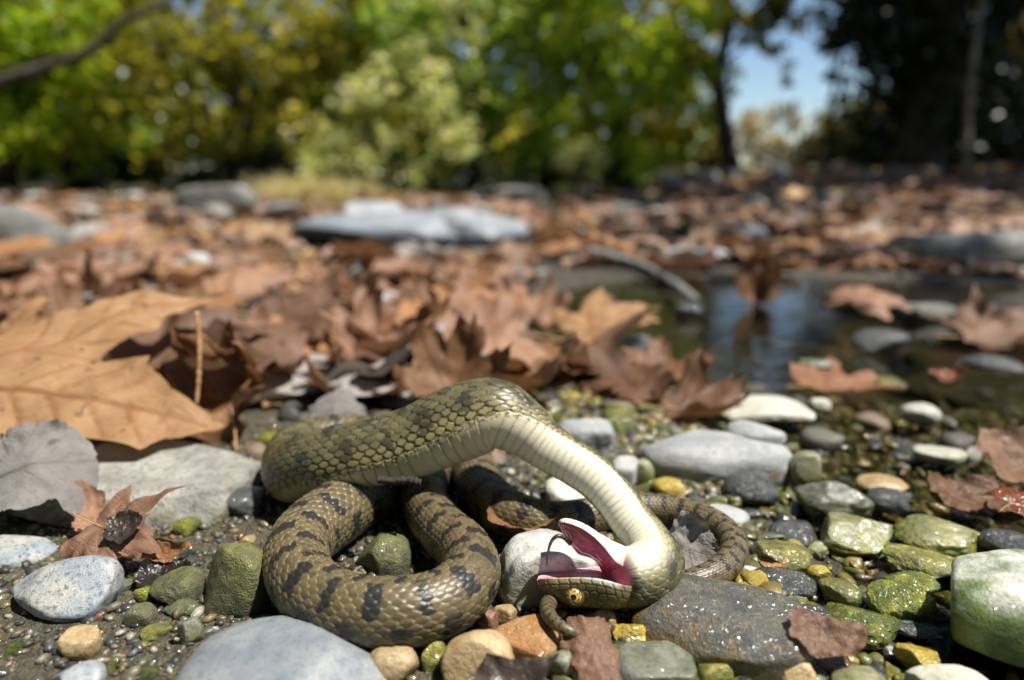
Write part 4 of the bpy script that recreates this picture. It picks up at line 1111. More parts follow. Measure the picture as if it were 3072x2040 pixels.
# ================================================================== THE SNAKE
def snake_pt(px, py, mode, val, rpx, D):
    P = at_y(px, py, val) if mode == 'y' else at_z(px, py, val)
    return list(P) + [rpx * depth_of(P) / FPX] + list(D)
def snake_w(x, y, z, r, D):
    return [x, y, z, r] + list(D)
UPD = (0, -0.05, 1)
SP = [
    snake_pt(1872, 1730, 'y', 0.2085, 86, (0.05, -.36, -.93)),
    snake_pt(1925, 1724, 'y', 0.2115, 92, (.35, -.30, -.85)),
    snake_pt(1966, 1686, 'y', 0.2195, 87, (.75, .05, -.55)),
    snake_pt(1938, 1613, 'y', 0.2315, 67, (.50, .75, -.40)),
    snake_pt(1891, 1557, 'y', 0.239, 65, (.22, .92, -.30)),
    snake_pt(1844, 1495, 'y', 0.245, 64, (.15, .94, -.35)),
    snake_pt(1790, 1438, 'y', 0.251, 65, (.12, .94, -.35)),
    snake_pt(1720, 1388, 'y', 0.257, 67, (.10, .95, -.25)),
    snake_pt(1645, 1341, 'y', 0.263, 73, (.08, .97, -.05)),
    snake_pt(1568, 1282, 'y', 0.267, 87, (.08, .95, .30)),
    snake_pt(1485, 1244, 'y', 0.270, 107, (0, .80, .60)),
    snake_pt(1378, 1270, 'y', 0.272, 115, (0, .69, .72)),
    snake_pt(1230, 1330, 'y', 0.272, 106, (0, .66, .75)),
    snake_pt(1080, 1364, 'y', 0.273, 102, (0, .58, .81)),
    snake_pt(950, 1390, 'y', 0.279, 99, (-.05, .46, .88)),
    snake_pt(885, 1408, 'y', 0.292, 97, (-.2, .40, .9)),
    snake_w(-.104, .316, .0165, .0142, (-.3, .2, .93)),
    snake_w(-.084, .334, .0145, .0135, (0, .1, 1)),
    snake_w(-.062, .321, .0125, .0125, UPD),
    snake_w(-.058, .292, .0115, .0125, UPD),
    snake_pt(1068, 1502, 'z', 0.0128, 88, UPD),
    snake_pt(995, 1548, 'z', 0.0138, 96, UPD),
    snake_pt(908, 1622, 'z', 0.0142, 98, UPD),
    snake_pt(895, 1715, 'z', 0.0142, 100, UPD),
    snake_pt(965, 1795, 'z', 0.0142, 102, (0, -.1, 1)),
    snake_pt(1090, 1834, 'z', 0.0142, 103, (0, -.12, 1)),
    snake_pt(1230, 1834, 'z', 0.0142, 102, (0, -.12, 1)),
    snake_pt(1348, 1797, 'z', 0.0138, 98, (0, -.1, 1)),
    snake_pt(1412, 1726, 'z', 0.0138, 92, UPD),
    snake_pt(1392, 1650, 'z', 0.0133, 83, UPD),
    snake_pt(1330, 1592, 'z', 0.0128, 76, UPD),
    snake_pt(1285, 1532, 'z', 0.0123, 70, UPD),
    snake_pt(1275, 1468, 'z', .0120, 68, UPD),
    snake_w(-.038, .312, .0115, .0105, UPD),
    snake_w(-.027, .330, .0110, .0103, UPD),
    snake_pt(1412, 1385, 'z', .0105, 66, UPD),
    snake_pt(1448, 1468, 'z', .0105, 70, UPD),
    snake_pt(1530, 1540, 'z', .0105, 70, UPD),
    snake_pt(1640, 1566, 'z', .0100, 62, UPD),
    snake_pt(1745, 1552, 'z', .0090, 54, UPD),
    snake_pt(1850, 1530, 'z', .0085, 49, UPD),
    snake_pt(1960, 1527, 'z', .0080, 46, UPD),
    snake_pt(2080, 1547, 'z', .0080, 46, UPD),
    snake_pt(2178, 1600, 'z', .0080, 45, UPD),
    snake_pt(2200, 1660, 'z', .0080, 43, UPD),
    snake_pt(2145, 1720, 'z', .0075, 42, UPD),
    snake_pt(2050, 1755, 'z', .0065, 40, UPD),
    snake_pt(1930, 1778, 'z', .0055, 36, UPD),
    snake_pt(1790, 1796, 'z', .0050, 32, UPD),
    snake_pt(1685, 1794, 'z', .0050, 28, UPD),
    snake_pt(1645, 1812, 'z', .0090, 25, UPD),
    snake_pt(1650, 1850, 'z', .0115, 22, UPD),
    snake_pt(1692, 1886, 'z', .0120, 18, UPD),
    snake_pt(1748, 1905, 'z', .0100, 12, UPD),
    snake_pt(1785, 1908, 'z', .0085, 4, UPD),
]
SP = np.array(SP)
C = catmull(SP, 6000)
arcl = np.concatenate([[0], np.cumsum(np.linalg.norm(np.diff(C[:, :3], axis=0), axis=1))])
NR = int(arcl[-1] / 0.00042)
u = np.linspace(0, arcl[-1], NR)
C = np.stack([np.interp(u, arcl, C[:, k]) for k in range(C.shape[1])], -1)
# a light smoothing keeps the coils round
for _ in range(10):
    C[1:-1] = 0.25 * C[:-2] + 0.5 * C[1:-1] + 0.25 * C[2:]
P = C[:, :3]; RAD = C[:, 3]; Dv = C[:, 4:7]
T = np.gradient(P, axis=0); T /= np.linalg.norm(T, axis=1)[:, None]
Dv = Dv - (Dv * T).sum(1)[:, None] * T
Dv /= np.linalg.norm(Dv, axis=1)[:, None]
Sv = np.cross(T, Dv)
MA = 216
phi = np.linspace(-np.pi, np.pi, MA, endpoint=False)
PH, UU = np.meshgrid(phi, u)
RR = np.repeat(RAD[:, None], MA, 1)
L_ = 0.315 * RAD
bco = np.cumsum(np.gradient(u) / L_)                      # scale count along the body
BB = np.repeat(bco[:, None], MA, 1)
PHV = np.pi * (0.70 - 0.055 * sstep(0.16, 0.06, UU))
A_ = PH / PHV * 11.5
# ---- nearest scale on the staggered lattice
f1 = np.full(A_.shape, 9.0); f2 = np.full(A_.shape, 9.0); si = np.zeros(A_.shape); sj = np.zeros(A_.shape); da1 = np.zeros(A_.shape); db1 = np.zeros(A_.shape)
i0 = np.floor(A_)
for di in (0, 1):
    i = i0 + di
    par = 0.5 * np.mod(i, 2)
    bj = BB - par
    j0 = np.floor(bj)
    for dj in (0, 1):
        j = j0 + dj
        da = A_ - i; db = BB - (j + par)
        d = np.sqrt(da ** 2 + (db * 1.38) ** 2)
        cl = d < f1
        f2 = np.where(cl, f1, np.minimum(f2, d))
        f1 = np.where(cl, d, f1)
        si = np.where(cl, i, si); sj = np.where(cl, j, sj); da1 = np.where(cl, da, da1); db1 = np.where(cl, db, db1)
edge = f2 - f1
ven = sstep(0.0, 0.06, np.abs(PH) - PHV)                  # 1 on the belly plates
scale_in = sstep(0.02, 0.30, edge)
keel = np.exp(-(da1 / 0.10) ** 2) * sstep(9.5, 6.0, np.abs(si)) * sstep(-0.5, 0.1, db1)
# which stretch of the body: 0 fore body (olive), 1 coil and tail (brown, keeled)
iturn = int(np.argmin(np.linalg.norm(P - SP[16, :3], axis=1)))
hind = sstep(u[iturn] - 0.02, u[iturn] + 0.03, UU)
h_dors = RR * 0.034 * (scale_in * (0.75 + 0.55 * db1) - 0.6) + RR * 0.010 * keel * (0.3 + 0.7 * hind)
fb = BB - np.floor(BB)
h_ven = RR * 0.028 * (sstep(0, 0.10, fb) * (1.15 - 0.5 * fb) - 0.6)
hgt = h_dors * (1 - ven) + h_ven * ven
sec = 1.0 - 0.05 * sstep(PHV, np.pi, np.abs(PH)) + 0.02 * np.cos(2 * PH)
rtot = RR * sec + hgt
tailfade = sstep(u[-1], u[-1] - 0.03, UU)
rtot = RR * sec * (1 - tailfade) + rtot * tailfade
SV = P[:, None, :] + rtot[..., None] * (np.cos(PH)[..., None] * Dv[:, None, :] + np.sin(PH)[..., None] * Sv[:, None, :])
# ---- pigment
flat = np.stack([A_.ravel() * 0.6, BB.ravel(), UU.ravel() * 0], -1)
nz_a = fbm(flat * np.array([0.55, 0.35, 1]), 3).reshape(A_.shape)
nz_b = fbm(flat * np.array([3.2, 2.4, 1]) + 31, 3).reshape(A_.shape)
nz_c = fbm(flat * np.array([7.0, 5.0, 1]) + 71, 2).reshape(A_.shape)
hs = hash2(si, sj)
hs2 = hash2(si, sj, 3)
base_f = np.array([0.122, 0.106, 0.048]); base_h = np.array([0.132, 0.097, 0.047])
col = base_f * (1 - hind[..., None]) + base_h * hind[..., None]
side = sstep(5.5, 10.2, np.abs(si))
col = col * (1 - side[..., None] * 0.35 * hind[..., None]) + np.array([0.150, 0.140, 0.070]) * (side[..., None] * 0.35 * hind[..., None])
col = col * (0.72 + 0.58 * hs[..., None])
col = col * (1 + 0.22 * nz_b[..., None])
centre = sstep(0.10, 0.5, edge)
col = col * (1.08 - 0.22 * centre[..., None])
# light rim on the hind edge of each fore-body scale
rim = sstep(0.30, 0.16, edge) * sstep(0.05, 0.12, edge) * sstep(-0.2, 0.25, db1)
col = col + (np.array([0.42, 0.40, 0.20]) - col) * (rim * (0.50 - 0.15 * hind))[..., None]
# dark skin between the scales
gap = sstep(0.13, 0.03, edge)
col = col + (np.array([0.030, 0.029, 0.024]) - col) * (gap * (0.88 - 0.12 * hind))[..., None]
# blotches
par = 0.5 * np.mod(si, 2)
PER = 3.8
kk = (sj + par) / PER + 0.10 * hash2(si * 0 + 1, np.floor((sj + par) / PER), 9)
left = np.where(si < 0, 0.0, 0.5)
fr = kk + left; fr = fr - np.floor(fr)
bar = (np.abs(fr - 0.5) < 0.16) & (np.abs(si) <= 5) & (hs2 > 0.10)
bar |= (np.abs(fr - 0.5) < 0.12) & (si == 0)
fr2 = kk + 0.5 * (si > 0) + 0.5; fr2 = fr2 - np.floor(fr2)
lat = (np.abs(fr2 - 0.5) < 0.19) & (np.abs(si) >= 7) & (np.abs(si) <= 10) & (hs2 > 0.15)
bl = (bar | lat).astype(float) * np.where(hind > 0.5, 1.0, (hs2 > 0.62) * (np.abs(si) < 6) * 0.9)
kc = BB / PER + 0.10 * hash2(si * 0 + 1, np.floor((sj + par) / PER), 9) + np.where(A_ < 0, 0.0, 0.5)
kc = np.abs(kc - np.floor(kc) - 0.5)
kc2 = BB / PER + 0.10 * hash2(si * 0 + 1, np.floor((sj + par) / PER), 9) + 0.5 * (A_ > 0) + 0.5
kc2 = np.abs(kc2 - np.floor(kc2) - 0.5)
cont = np.maximum(sstep(0.23, 0.08, kc) * sstep(6.3, 4.6, np.abs(A_)), sstep(0.25, 0.10, kc2) * sstep(6.3, 7.2, np.abs(A_)) * sstep(11.2, 10.0, np.abs(A_)))
streak = fbm(np.stack([A_.ravel() * 2.2, BB.ravel() * 0.9, UU.ravel() * 0], -1) + 11, 3).reshape(A_.shape)
bl = np.where(hind > 0.5, sstep(0.42, 0.62, 0.40 * bl + 0.55 * cont + 0.55 * streak), np.maximum(0.8 * sstep(0.60, 0.82, 0.45 * (bar | lat) + 0.45 * cont + 0.55 * streak), bl * sstep(-0.55, -0.15, nz_b + 0.9 * edge - 0.25) * 0.6))
# ink spilled along the seams of the fore body
ink = (1 - hind) * sstep(0.42, 0.12, edge + 0.55 * nz_c) * sstep(-0.12, 0.10, nz_a + 0.7 * nz_b + 0.22 * sstep(5, 11, np.abs(A_)))
bl = np.maximum(bl, ink * 0.95)
col = col + (np.array([0.013, 0.013, 0.016]) - col) * (bl * 0.93)[..., None]
# belly
bely = np.array([0.58, 0.51, 0.30])
cream = bely * (1 + 0.05 * nz_b[..., None]) + (np.array([0.50, 0.42, 0.16]) - bely) * (0.55 * sstep(0.45, 0.98, fb) * (0.5 + nz_a))[..., None].clip(0, 1)
mid = sstep(PHV + 0.05, np.pi, np.abs(PH))
cream = cream + (np.array([0.75, 0.72, 0.58]) - cream) * (0.5 * mid)[..., None]
neckw = sstep(0.135, 0.06, UU)
cream = cream + (np.array([0.80, 0.78, 0.66]) - cream) * (0.8 * neckw)[..., None]
plate_edge = (sstep(0.42, 0.0, fb) + sstep(0.80, 1.0, fb)).clip(0, 1)          # ochre tone towards both edges of each plate
cream = cream + (np.array([0.46, 0.36, 0.15]) - cream) * (plate_edge * (0.45 + 0.25 * nz_a))[..., None].clip(0, 1)
seam = sstep(0.085, 0.03, fb) * sstep(-0.10, 0.30, nz_c + 0.25 * nz_b + 0.25 * (1 - neckw))
cream = cream + (np.array([0.09, 0.085, 0.07]) - cream) * (seam * (0.85 - 0.40 * neckw))[..., None]
fringe = sstep(0.50, 0.0, np.abs(PH) - PHV)
spk = sstep(0.28, 0.42, nz_c * 0.60 + nz_b * 0.65 + 0.46 * fringe - 0.08 + 0.25 * (sstep(0.25, 0.0, fb)) ) * fringe * (1 - 0.55 * neckw)
cream = cream + (np.array([0.014, 0.014, 0.015]) - cream) * (spk * 0.95)[..., None]
cream = cream + (np.array([0.20, 0.18, 0.10]) - cream) * (hind * 0.6)[..., None]
vm = ven * (1 - 0.0)
col = col * (1 - vm[..., None]) + cream * vm[..., None]
# yellowish lowest scale rows
low = sstep(8.0, 11.2, np.abs(A_)) * (1 - ven) * (1 - hind) * (1 - bl) * (1 - gap)
col = col + (np.array([0.42, 0.36, 0.14]) - col) * (low * 0.55)[..., None]
# throat turns white towards the head
thr = sstep(0.05, 0.0, UU) * sstep(0.45 * np.pi, 0.70 * np.pi, np.abs(PH) + 0.25 * nz_b)
col = col + (np.array([0.66, 0.62, 0.46]) - col) * (thr * 0.75)[..., None]
col = np.clip(col, 0.004, 0.9)

VERTS = [SV.reshape(-1, 3)]; COLS = [col.reshape(-1, 3)]; QUADS = []; TRIS = []
k, m = np.meshgrid(np.arange(NR - 1), np.arange(MA), indexing='ij'); m2 = (m + 1) % MA
QUADS.append(np.stack([k * MA + m, k * MA + m2, (k + 1) * MA + m2, (k + 1) * MA + m], -1).reshape(-1, 4))
off = NR * MA
# tail tip
VERTS.append(P[-1:]); COLS.append(col[-1:, 0]); m = np.arange(MA)
TRIS.append(np.stack([np.full(MA, off), (NR - 1) * MA + m, (NR - 1) * MA + (m + 1) % MA], -1)); off += 1
# rounded pink gape cap closing the neck inside the mouth
PINK = np.array([0.46, 0.085, 0.155]); PINKL = np.array([0.60, 0.30, 0.38])
prev = np.arange(MA); capn = 7
for c in range(1, capn + 1):
    f = c / capn
    ring = P[0] + (SV[0] - P[0]) * math.cos(f * math.pi / 2) - T[0] * RAD[0] * 0.28 * math.sin(f * math.pi / 2)
    VERTS.append(ring); cc = sstep(0.38, 0.50, f) * np.ones(MA)
    COLS.append(col[0] * (1 - cc[:, None]) + (PINK * 0.6 + PINKL * 0.4) * cc[:, None])
    cur = off + np.arange(MA)
    QUADS.append(np.stack([prev, np.roll(cur, 0), np.roll(cur, -1), np.roll(prev, -1)], -1))
    prev = cur; off += MA

# ---- upper jaw and skull (the head lies upside down, crown on the ground)
HD = 0.2345
PXM = HD / FPX
SKULL = np.array([  # px, lip py (near), crown py, half width px
    [1611, 1744, 1752, 6], [1614, 1739, 1760, 20], [1621, 1736, 1769, 30], [1640, 1735, 1783, 40], [1665, 1734, 1797, 48], [1692, 1733, 1809, 56],
    [1722, 1732, 1817, 64], [1755, 1732, 1820, 71], [1790, 1735, 1822, 78], [1824, 1742, 1823, 84], [1850, 1750, 1824, 85], [1878, 1757, 1818, 78], [1905, 1760, 1806, 62], [1925, 1764, 1792, 40]], float)
ns = 150
ux = np.concatenate([np.linspace(0, 0.08, 24, endpoint=False), np.linspace(0.08, 1, ns - 24)])
pxs = SKULL[0, 0] + ux * (SKULL[-1, 0] - SKULL[0, 0])
lipn = np.interp(pxs, SKULL[:, 0], SKULL[:, 1]); crn = np.interp(pxs, SKULL[:, 0], SKULL[:, 2]); hwp = np.interp(pxs, SKULL[:, 0], SKULL[:, 3])
def smooth1(a, n=8):
    a = a.copy()
    for _ in range(n): a[1:-1] = 0.25 * a[:-2] + 0.5 * a[1:-1] + 0.25 * a[2:]
    return a
lipn, crn, hwp = smooth1(lipn), smooth1(crn), smooth1(hwp)
MH = 130; MP = 40
th = np.linspace(0, np.pi, MH)
HV = np.zeros((ns, MH + MP, 3)); HC = np.zeros((ns, MH + MP, 3))
for q in range(ns):
    hw = hwp[q]; lipc = lipn[q] - 0.23 * hw; Hh = crn[q] - lipc
    l = hw * np.sign(np.cos(th)) * np.abs(np.cos(th)) ** 0.85
    w = Hh * np.abs(np.sin(th)) ** 0.80
    brow = 5.5 * math.exp(-((pxs[q] - 1722) / 26) ** 2) * np.exp(-((th - 0.85) / 0.3) ** 2)
    l = l + brow * np.cos(th); w = w + brow * 0.8
    # plates: lip shields, then larger cheek and crown shields
    s_al = (pxs[q] - 1611)
    wl = w + 0.0
    lab = wl < 20
    n_l = (s_al + 4 * np.sin(wl * 0.2)) / 33.0
    e_l = np.abs(n_l - np.round(n_l)) * 33.0
    e_b = np.abs(wl - 20) * 1.0
    bd1 = np.full(MH, 99.0); bd2 = np.full(MH, 99.0); row = np.zeros(MH); cc_ = np.zeros(MH)
    for gi in range(-1, 14):                      # irregular polygonal shields, larger on the crown
        for gj in range(0, 7):
            gx_ = (gi + 0.5 * (gj % 2) + 0.55 * (hash2(gi, gj, 1) - 0.5)) * 27.0
            gy_ = 32 + (gj + 0.45 * (hash2(gi, gj, 2) - 0.5)) * 20.0
            dd = np.hypot(s_al - gx_, (wl - gy_) * 1.15)
            c_ = dd < bd1
            bd2 = np.where(c_, bd1, np.minimum(bd2, dd)); bd1 = np.where(c_, dd, bd1)
            row = np.where(c_, gj, row); cc_ = np.where(c_, gi, cc_)
    e_c = (bd2 - bd1) * 0.6
    ee = np.where(lab, np.minimum(e_l, e_b), np.minimum(e_c, e_b))
    hid = np.where(lab, hash2(np.floor(n_l + 0.5), 1.0), hash2(np.round(cc_), row + 5))
    rel = sstep(0.0, 4.5, ee) * 2.2 - 1.4
    dep = HD - (l + rel * np.cos(th) * 0.8) * PXM * 0.97
    py = lipc + (w + rel * np.sin(th) * 0.8) + 0.23 * l
    for z_ in range(MH):
        HV[q, z_] = at_depth(pxs[q], py[z_], dep[z_])
    c0 = np.where(lab[:, None], np.array([0.50, 0.42, 0.22]) * sstep(1875, 1845, pxs[q]) + np.array([0.20, 0.17, 0.08]) * sstep(1845, 1875, pxs[q]), np.array([0.17, 0.14, 0.060]))
    snout = sstep(1680, 1618, pxs[q])
    c0 = c0 + (np.array([0.26, 0.12, 0.055]) - c0) * (snout * 0.75)
    wh = sstep(1740, 1790, pxs[q]) * sstep(1866, 1835, pxs[q]) * lab * sstep(20, 8, wl)
    c0 = c0 + (np.array([0.74, 0.72, 0.62]) - c0) * wh[:, None]
    c0 = c0 * (0.80 + 0.4 * hid)[:, None]
    pn = np.stack([np.full(MH, s_al) * 0.09, wl * 0.09, np.zeros(MH)], -1)
    nn = fbm(pn * 1.6, 3)
    c0 = c0 * (1 + 0.5 * nn)[:, None]
    dk = sstep(2.6, 0.8, ee)
    c0 = c0 + (np.array([0.022, 0.020, 0.016]) - c0) * (dk * 0.85)[:, None]
    HC[q, :MH] = c0
    # palate, back from the far lip to the near lip, a little hollow, with tooth ridges
    g = np.linspace(0, 1, MP + 2)[1:-1]
    far_l, near_l = -hw, hw
    lp = far_l + (near_l - far_l) * g
    hol = 0.22 * Hh * np.sin(np.pi * g) ** 0.7 - 2.5 * np.exp(-((g - 0.86) / 0.05) ** 2) - 2.5 * np.exp(-((g - 0.14) / 0.05) ** 2) - 2.0 * np.exp(-((g - 0.62) / 0.05) ** 2)
    for z_ in range(MP):
        HV[q, MH + z_] = at_depth(pxs[q], lipc + hol[z_] + 0.23 * lp[z_], HD - lp[z_] * PXM * 0.97)
    pk = PINKL * 0.85 * (1 - 0.45 * sstep(1700, 1860, pxs[q])) + PINK * 0.45 * sstep(1700, 1860, pxs[q])
    HC[q, MH:] = pk
MT = MH + MP
VERTS.append(HV.reshape(-1, 3)); COLS.append(HC.reshape(-1, 3))
k, m = np.meshgrid(np.arange(ns - 1), np.arange(MT), indexing='ij'); m2 = (m + 1) % MT
QUADS.append(off + np.stack([k * MT + m, (k + 1) * MT + m, (k + 1) * MT + m2, k * MT + m2], -1).reshape(-1, 4))
VERTS.append(HV[0].mean(0)[None]); COLS.append(HC[0, :1])
m = np.arange(MT); TRIS.append(np.stack([np.full(MT, off + ns * MT), off + m, off + (m + 1) % MT], -1))
off += ns * MT + 1

# ---- lower jaw, gaping upwards, its pink floor turned to the viewer
JN = np.array([[1905, 1715], [1876, 1706], [1846, 1688], [1815, 1645], [1785, 1613], [1748, 1586], [1715, 1573], [1692, 1567], [1680, 1568], [1676, 1571]], float)
JF = np.array([[1815, 1740], [1806, 1716], [1786, 1682], [1764, 1672], [1734, 1664], [1716, 1640], [1699, 1616], [1686, 1597], [1679, 1583], [1676, 1576]], float)
JO = np.array([[1918, 1668], [1900, 1652], [1872, 1638], [1834, 1624], [1792, 1604], [1752, 1577], [1716, 1561], [1692, 1557], [1680, 1560], [1675, 1566]], float)
JW = np.array([78, 74, 70, 62, 54, 46, 36, 25, 14, 4], float)
nj = 90
tj = np.linspace(0, 1, nj); t0 = np.linspace(0, 1, len(JN))
ip = lambda A: np.stack([smooth1(np.interp(tj, t0, A[:, k]), 6) for k in range(A.shape[1])], -1)
JN_, JF_, JO_ = ip(JN), ip(JF), ip(JO); JW_ = smooth1(np.interp(tj, t0, JW), 6)
MO, MF = 60, 50
JV = np.zeros((nj, MO + MF, 3)); JC = np.zeros((nj, MO + MF, 3))
for q in range(nj):
    bk = 70 * sstep(0.28, 0.0, tj[q]) * PXM
    N3 = np.array([*JN_[q], HD - JW_[q] * 0.85 * PXM + bk]); F3 = np.array([*JF_[q], HD + JW_[q] * 0.75 * PXM]); O3 = np.array([*JO_[q], HD + bk * 0.6])
    ctrl = 2 * O3 - 0.5 * (N3 + F3)
    for z_ in range(MO):
        t = z_ / MO
        p = (1 - t) ** 2 * N3 + 2 * t * (1 - t) * ctrl + t * t * F3
        # lip shields
        al = tj[q] * 9.0; e = abs(al - round(al)) * 24
        ctr = 0.7 * sstep(0, 3, e)
        p = p + np.array([-0.0, -ctr, 0])
        JV[q, z_] = at_depth(*p)
        lipb = sstep(0.34, 0.22, t)
        c0 = np.array([0.76, 0.74, 0.66]) * lipb + np.array([0.74, 0.71, 0.58]) * (1 - lipb)
        tipc = sstep(0.80, 0.97, tj[q])
        c0 = c0 + (np.array([0.42, 0.24, 0.12]) - c0) * (tipc * 0.65)
        c0 = c0 + (np.array([0.10, 0.07, 0.05]) - c0) * (sstep(2.0, 0.4, e) * 0.7 * (t < 0.34) * (tj[q] > 0.25))
        JC[q, z_] = c0
    for z_ in range(MF):
        t = (z_ + 0.5) / MF                      # far lip back to near lip
        p = F3 * (1 - t) + N3 * t
        inn = 0.5 * (N3 + F3) - O3; inn[2] = 0; ln = np.linalg.norm(inn) + 1e-6
        bul = (0.10 * math.sin(math.pi * t) - 0.16 * math.exp(-((t - 0.90) / 0.07) ** 2)) * JW_[q] * 0.5
        sheath = 9.0 * math.exp(-((tj[q] - 0.52) / 0.13) ** 2) * math.exp(-((t - 0.40) / 0.22) ** 2)
        wr = 1.1 * math.sin(tj[q] * 55 + 3 * math.sin(t * 7)) * math.sin(math.pi * t) + 1.0 * math.sin(t * 26)
        p = p + inn / ln * (bul + sheath + wr * sstep(0.0, 0.15, 1 - tj[q]))
        p[2] -= sheath * PXM * 0.6
        JV[q, MO + z_] = at_depth(*p)
        edge_ = math.exp(-((t - 0.93) / 0.06) ** 2)
        c0 = PINK * (1.0 + 0.35 * math.sin(t * 9 + tj[q] * 4) * 0.4) + (PINKL - PINK) * 0.25 * math.exp(-((t - 0.4) / 0.2) ** 2)
        c0 = c0 * (1 - 0.35 * edge_)
        JC[q, MO + z_] = c0
MJ = MO + MF
VERTS.append(JV.reshape(-1, 3)); COLS.append(JC.reshape(-1, 3))
k, m = np.meshgrid(np.arange(nj - 1), np.arange(MJ), indexing='ij'); m2 = (m + 1) % MJ
QUADS.append(off + np.stack([k * MJ + m, (k + 1) * MJ + m, (k + 1) * MJ + m2, k * MJ + m2], -1).reshape(-1, 4))
VERTS.append(JV[-1].mean(0)[None]); COLS.append(JC[-1, :1])
m = np.arange(MJ); TRIS.append(np.stack([np.full(MJ, off + nj * MJ), off + (nj - 1) * MJ + (m + 1) % MJ, off + (nj - 1) * MJ + m], -1))
off += nj * MJ + 1

b = NB('snake_skin')
at = b.n('Attribute', attribute_name='pigment').outputs['Color']
pos = b.n('NewGeometry').outputs['Position']
gr = b.noise(pos, 2600, 3, 0.6)
colr = b.mix(b.ramp(gr, 0.3, 0.7, 0.0, 0.22), at, (0.05, 0.045, 0.03))
nrm = b.bump(gr, 0.10, 0.0003)
p = b.principled(**{'Base Color': colr, 'Roughness': 0.38, 'Specular IOR Level': 0.45, 'Normal': nrm})
p.inputs['Coat Roughness'].default_value = 0.10
sepc = b.n('SeparateColor', inp={0: at})
redness = b.ramp(b.math('SUBTRACT', sepc.outputs[0], b.math('MULTIPLY', sepc.outputs[1], 2.0)), 0.0, 0.06)
b.t.links.new(b.math('MULTIPLY', redness, 0.5), p.inputs['Coat Weight'])
SKIN = b.done(p.outputs[0])
snake = obj('snake', mesh_np('snake', np.concatenate(VERTS), [np.concatenate(QUADS), np.concatenate(TRIS)], True, [SKIN], {'pigment': np.concatenate(COLS)}))
tag(snake, 'olive brown snake lying belly up in loops with mouth gaping upside down', 'snake')
HEROES.append(('the snake', np.array([-0.03, 0.23]), 0.06))

# ---- eye: golden iris with dark flecks and round pupil
EC = at_depth(1723, 1789, HD - 60 * PXM)
toc = CAMP - EC; toc /= np.linalg.norm(toc)
toc = toc + np.array([-0.12, 0, -0.18]); toc /= np.linalg.norm(toc)
er = 24.5 * PXM
Vu, Fu = ICO[5]
bx_ = np.cross([0, 0, 1], toc); bx_ /= np.linalg.norm(bx_); by_ = np.cross(toc, bx_)
b = NB('snake_eye')
tc = b.n('TexCoord').outputs['Object']
sx = b.n('SeparateXYZ', inp={0: tc})
rad = b.math('DIVIDE', b.math('SQRT', b.math('ADD', b.math('POWER', sx.outputs[0], 2.0), b.math('POWER', sx.outputs[1], 2.0))), er)
fl = b.noise(tc, 1500, 4, 0.7)
iris = b.mix(b.ramp(fl, 0.42, 0.60), (0.30, 0.19, 0.045), (0.52, 0.38, 0.13))
iris = b.mix(b.ramp(fl, 0.52, 0.42), iris, (0.025, 0.018, 0.010))
iris = b.mix(b.math('MULTIPLY', b.ramp(rad, 0.34, 0.40), b.ramp(rad, 0.52, 0.44)), iris, (0.60, 0.38, 0.10))
iris = b.mix(b.ramp(rad, 0.36, 0.33), iris, (0.003, 0.003, 0.003))
iris = b.mix(b.ramp(rad, 0.88, 0.97), iris, (0.02, 0.015, 0.01))
p = b.principled(**{'Base Color': iris, 'Roughness': 0.25})
p.inputs['Coat Weight'].default_value = 1.0; p.inputs['Coat Roughness'].default_value = 0.02
EYE = b.done(p.outputs[0])
eye = obj('eye', mesh_np('eye', Vu * er * np.array([1, 1, 0.72]), Fu, True, [EYE]), snake)
eye.matrix_world = Matrix(((bx_[0], by_[0], toc[0], EC[0]), (bx_[1], by_[1], toc[1], EC[1]), (bx_[2], by_[2], toc[2], EC[2]), (0, 0, 0, 1)))
# thin lid ring
t = np.linspace(0, 2 * np.pi, 40)
ring = EC + (np.cos(t)[:, None] * bx_ + np.sin(t)[:, None] * by_) * er * 1.02 - toc * er * 0.02
V, Q, T_ = tube(ring, np.full(40, er * 0.17), 8, caps=False)
b = NB('eye_rim'); EYR = b.done(b.principled(**{'Base Color': (0.10, 0.065, 0.025, 1), 'Roughness': 0.35}).outputs[0])
obj('eye_rim', mesh_np('eye_rim', V, Q, True, [EYR]), snake)

# ---- tongue, dark and bent, forked at the tip
tp = [(1712, 1630, -6), (1692, 1612, -14), (1675, 1608, -20), (1660, 1616, -24), (1650, 1634, -26), (1644, 1660, -28), (1641, 1680, -28)]
TPp = catmull(np.array([at_depth(a, c_, HD + d_ * PXM) for a, c_, d_ in tp]), 40)
V, Q, T_ = tube(TPp, np.linspace(8.5, 2.6, 40) * PXM, 10)
b = NB('tongue_flesh')
pz = b.n('NewGeometry').outputs['Position']
tcol = b.mix(b.ramp(b.noise(pz, 600, 2), 0.4, 0.6), (0.035, 0.018, 0.020), (0.11, 0.045, 0.045))
p = b.principled(**{'Base Color': tcol, 'Roughness': 0.3}); p.inputs['Coat Weight'].default_value = 0.4
TNG = b.done(p.outputs[0])
tongue = obj('tongue', mesh_np('tongue', V, [Q, T_], True, [TNG]), snake)
for sx_ in (-1, 1):
    fp = catmull(np.array([TPp[-2], at_depth(1640.5 + 1.5 * sx_, 1690, HD - 28 * PXM), at_depth(1640 + 3 * sx_, 1702, HD - (27 + 3 * sx_) * PXM)]), 12)
    V, Q, T_ = tube(fp, np.linspace(2.2, 0.5, 12) * PXM, 8)
    obj('fork', mesh_np('fork', V, [Q, T_], True, [TNG]), tongue)
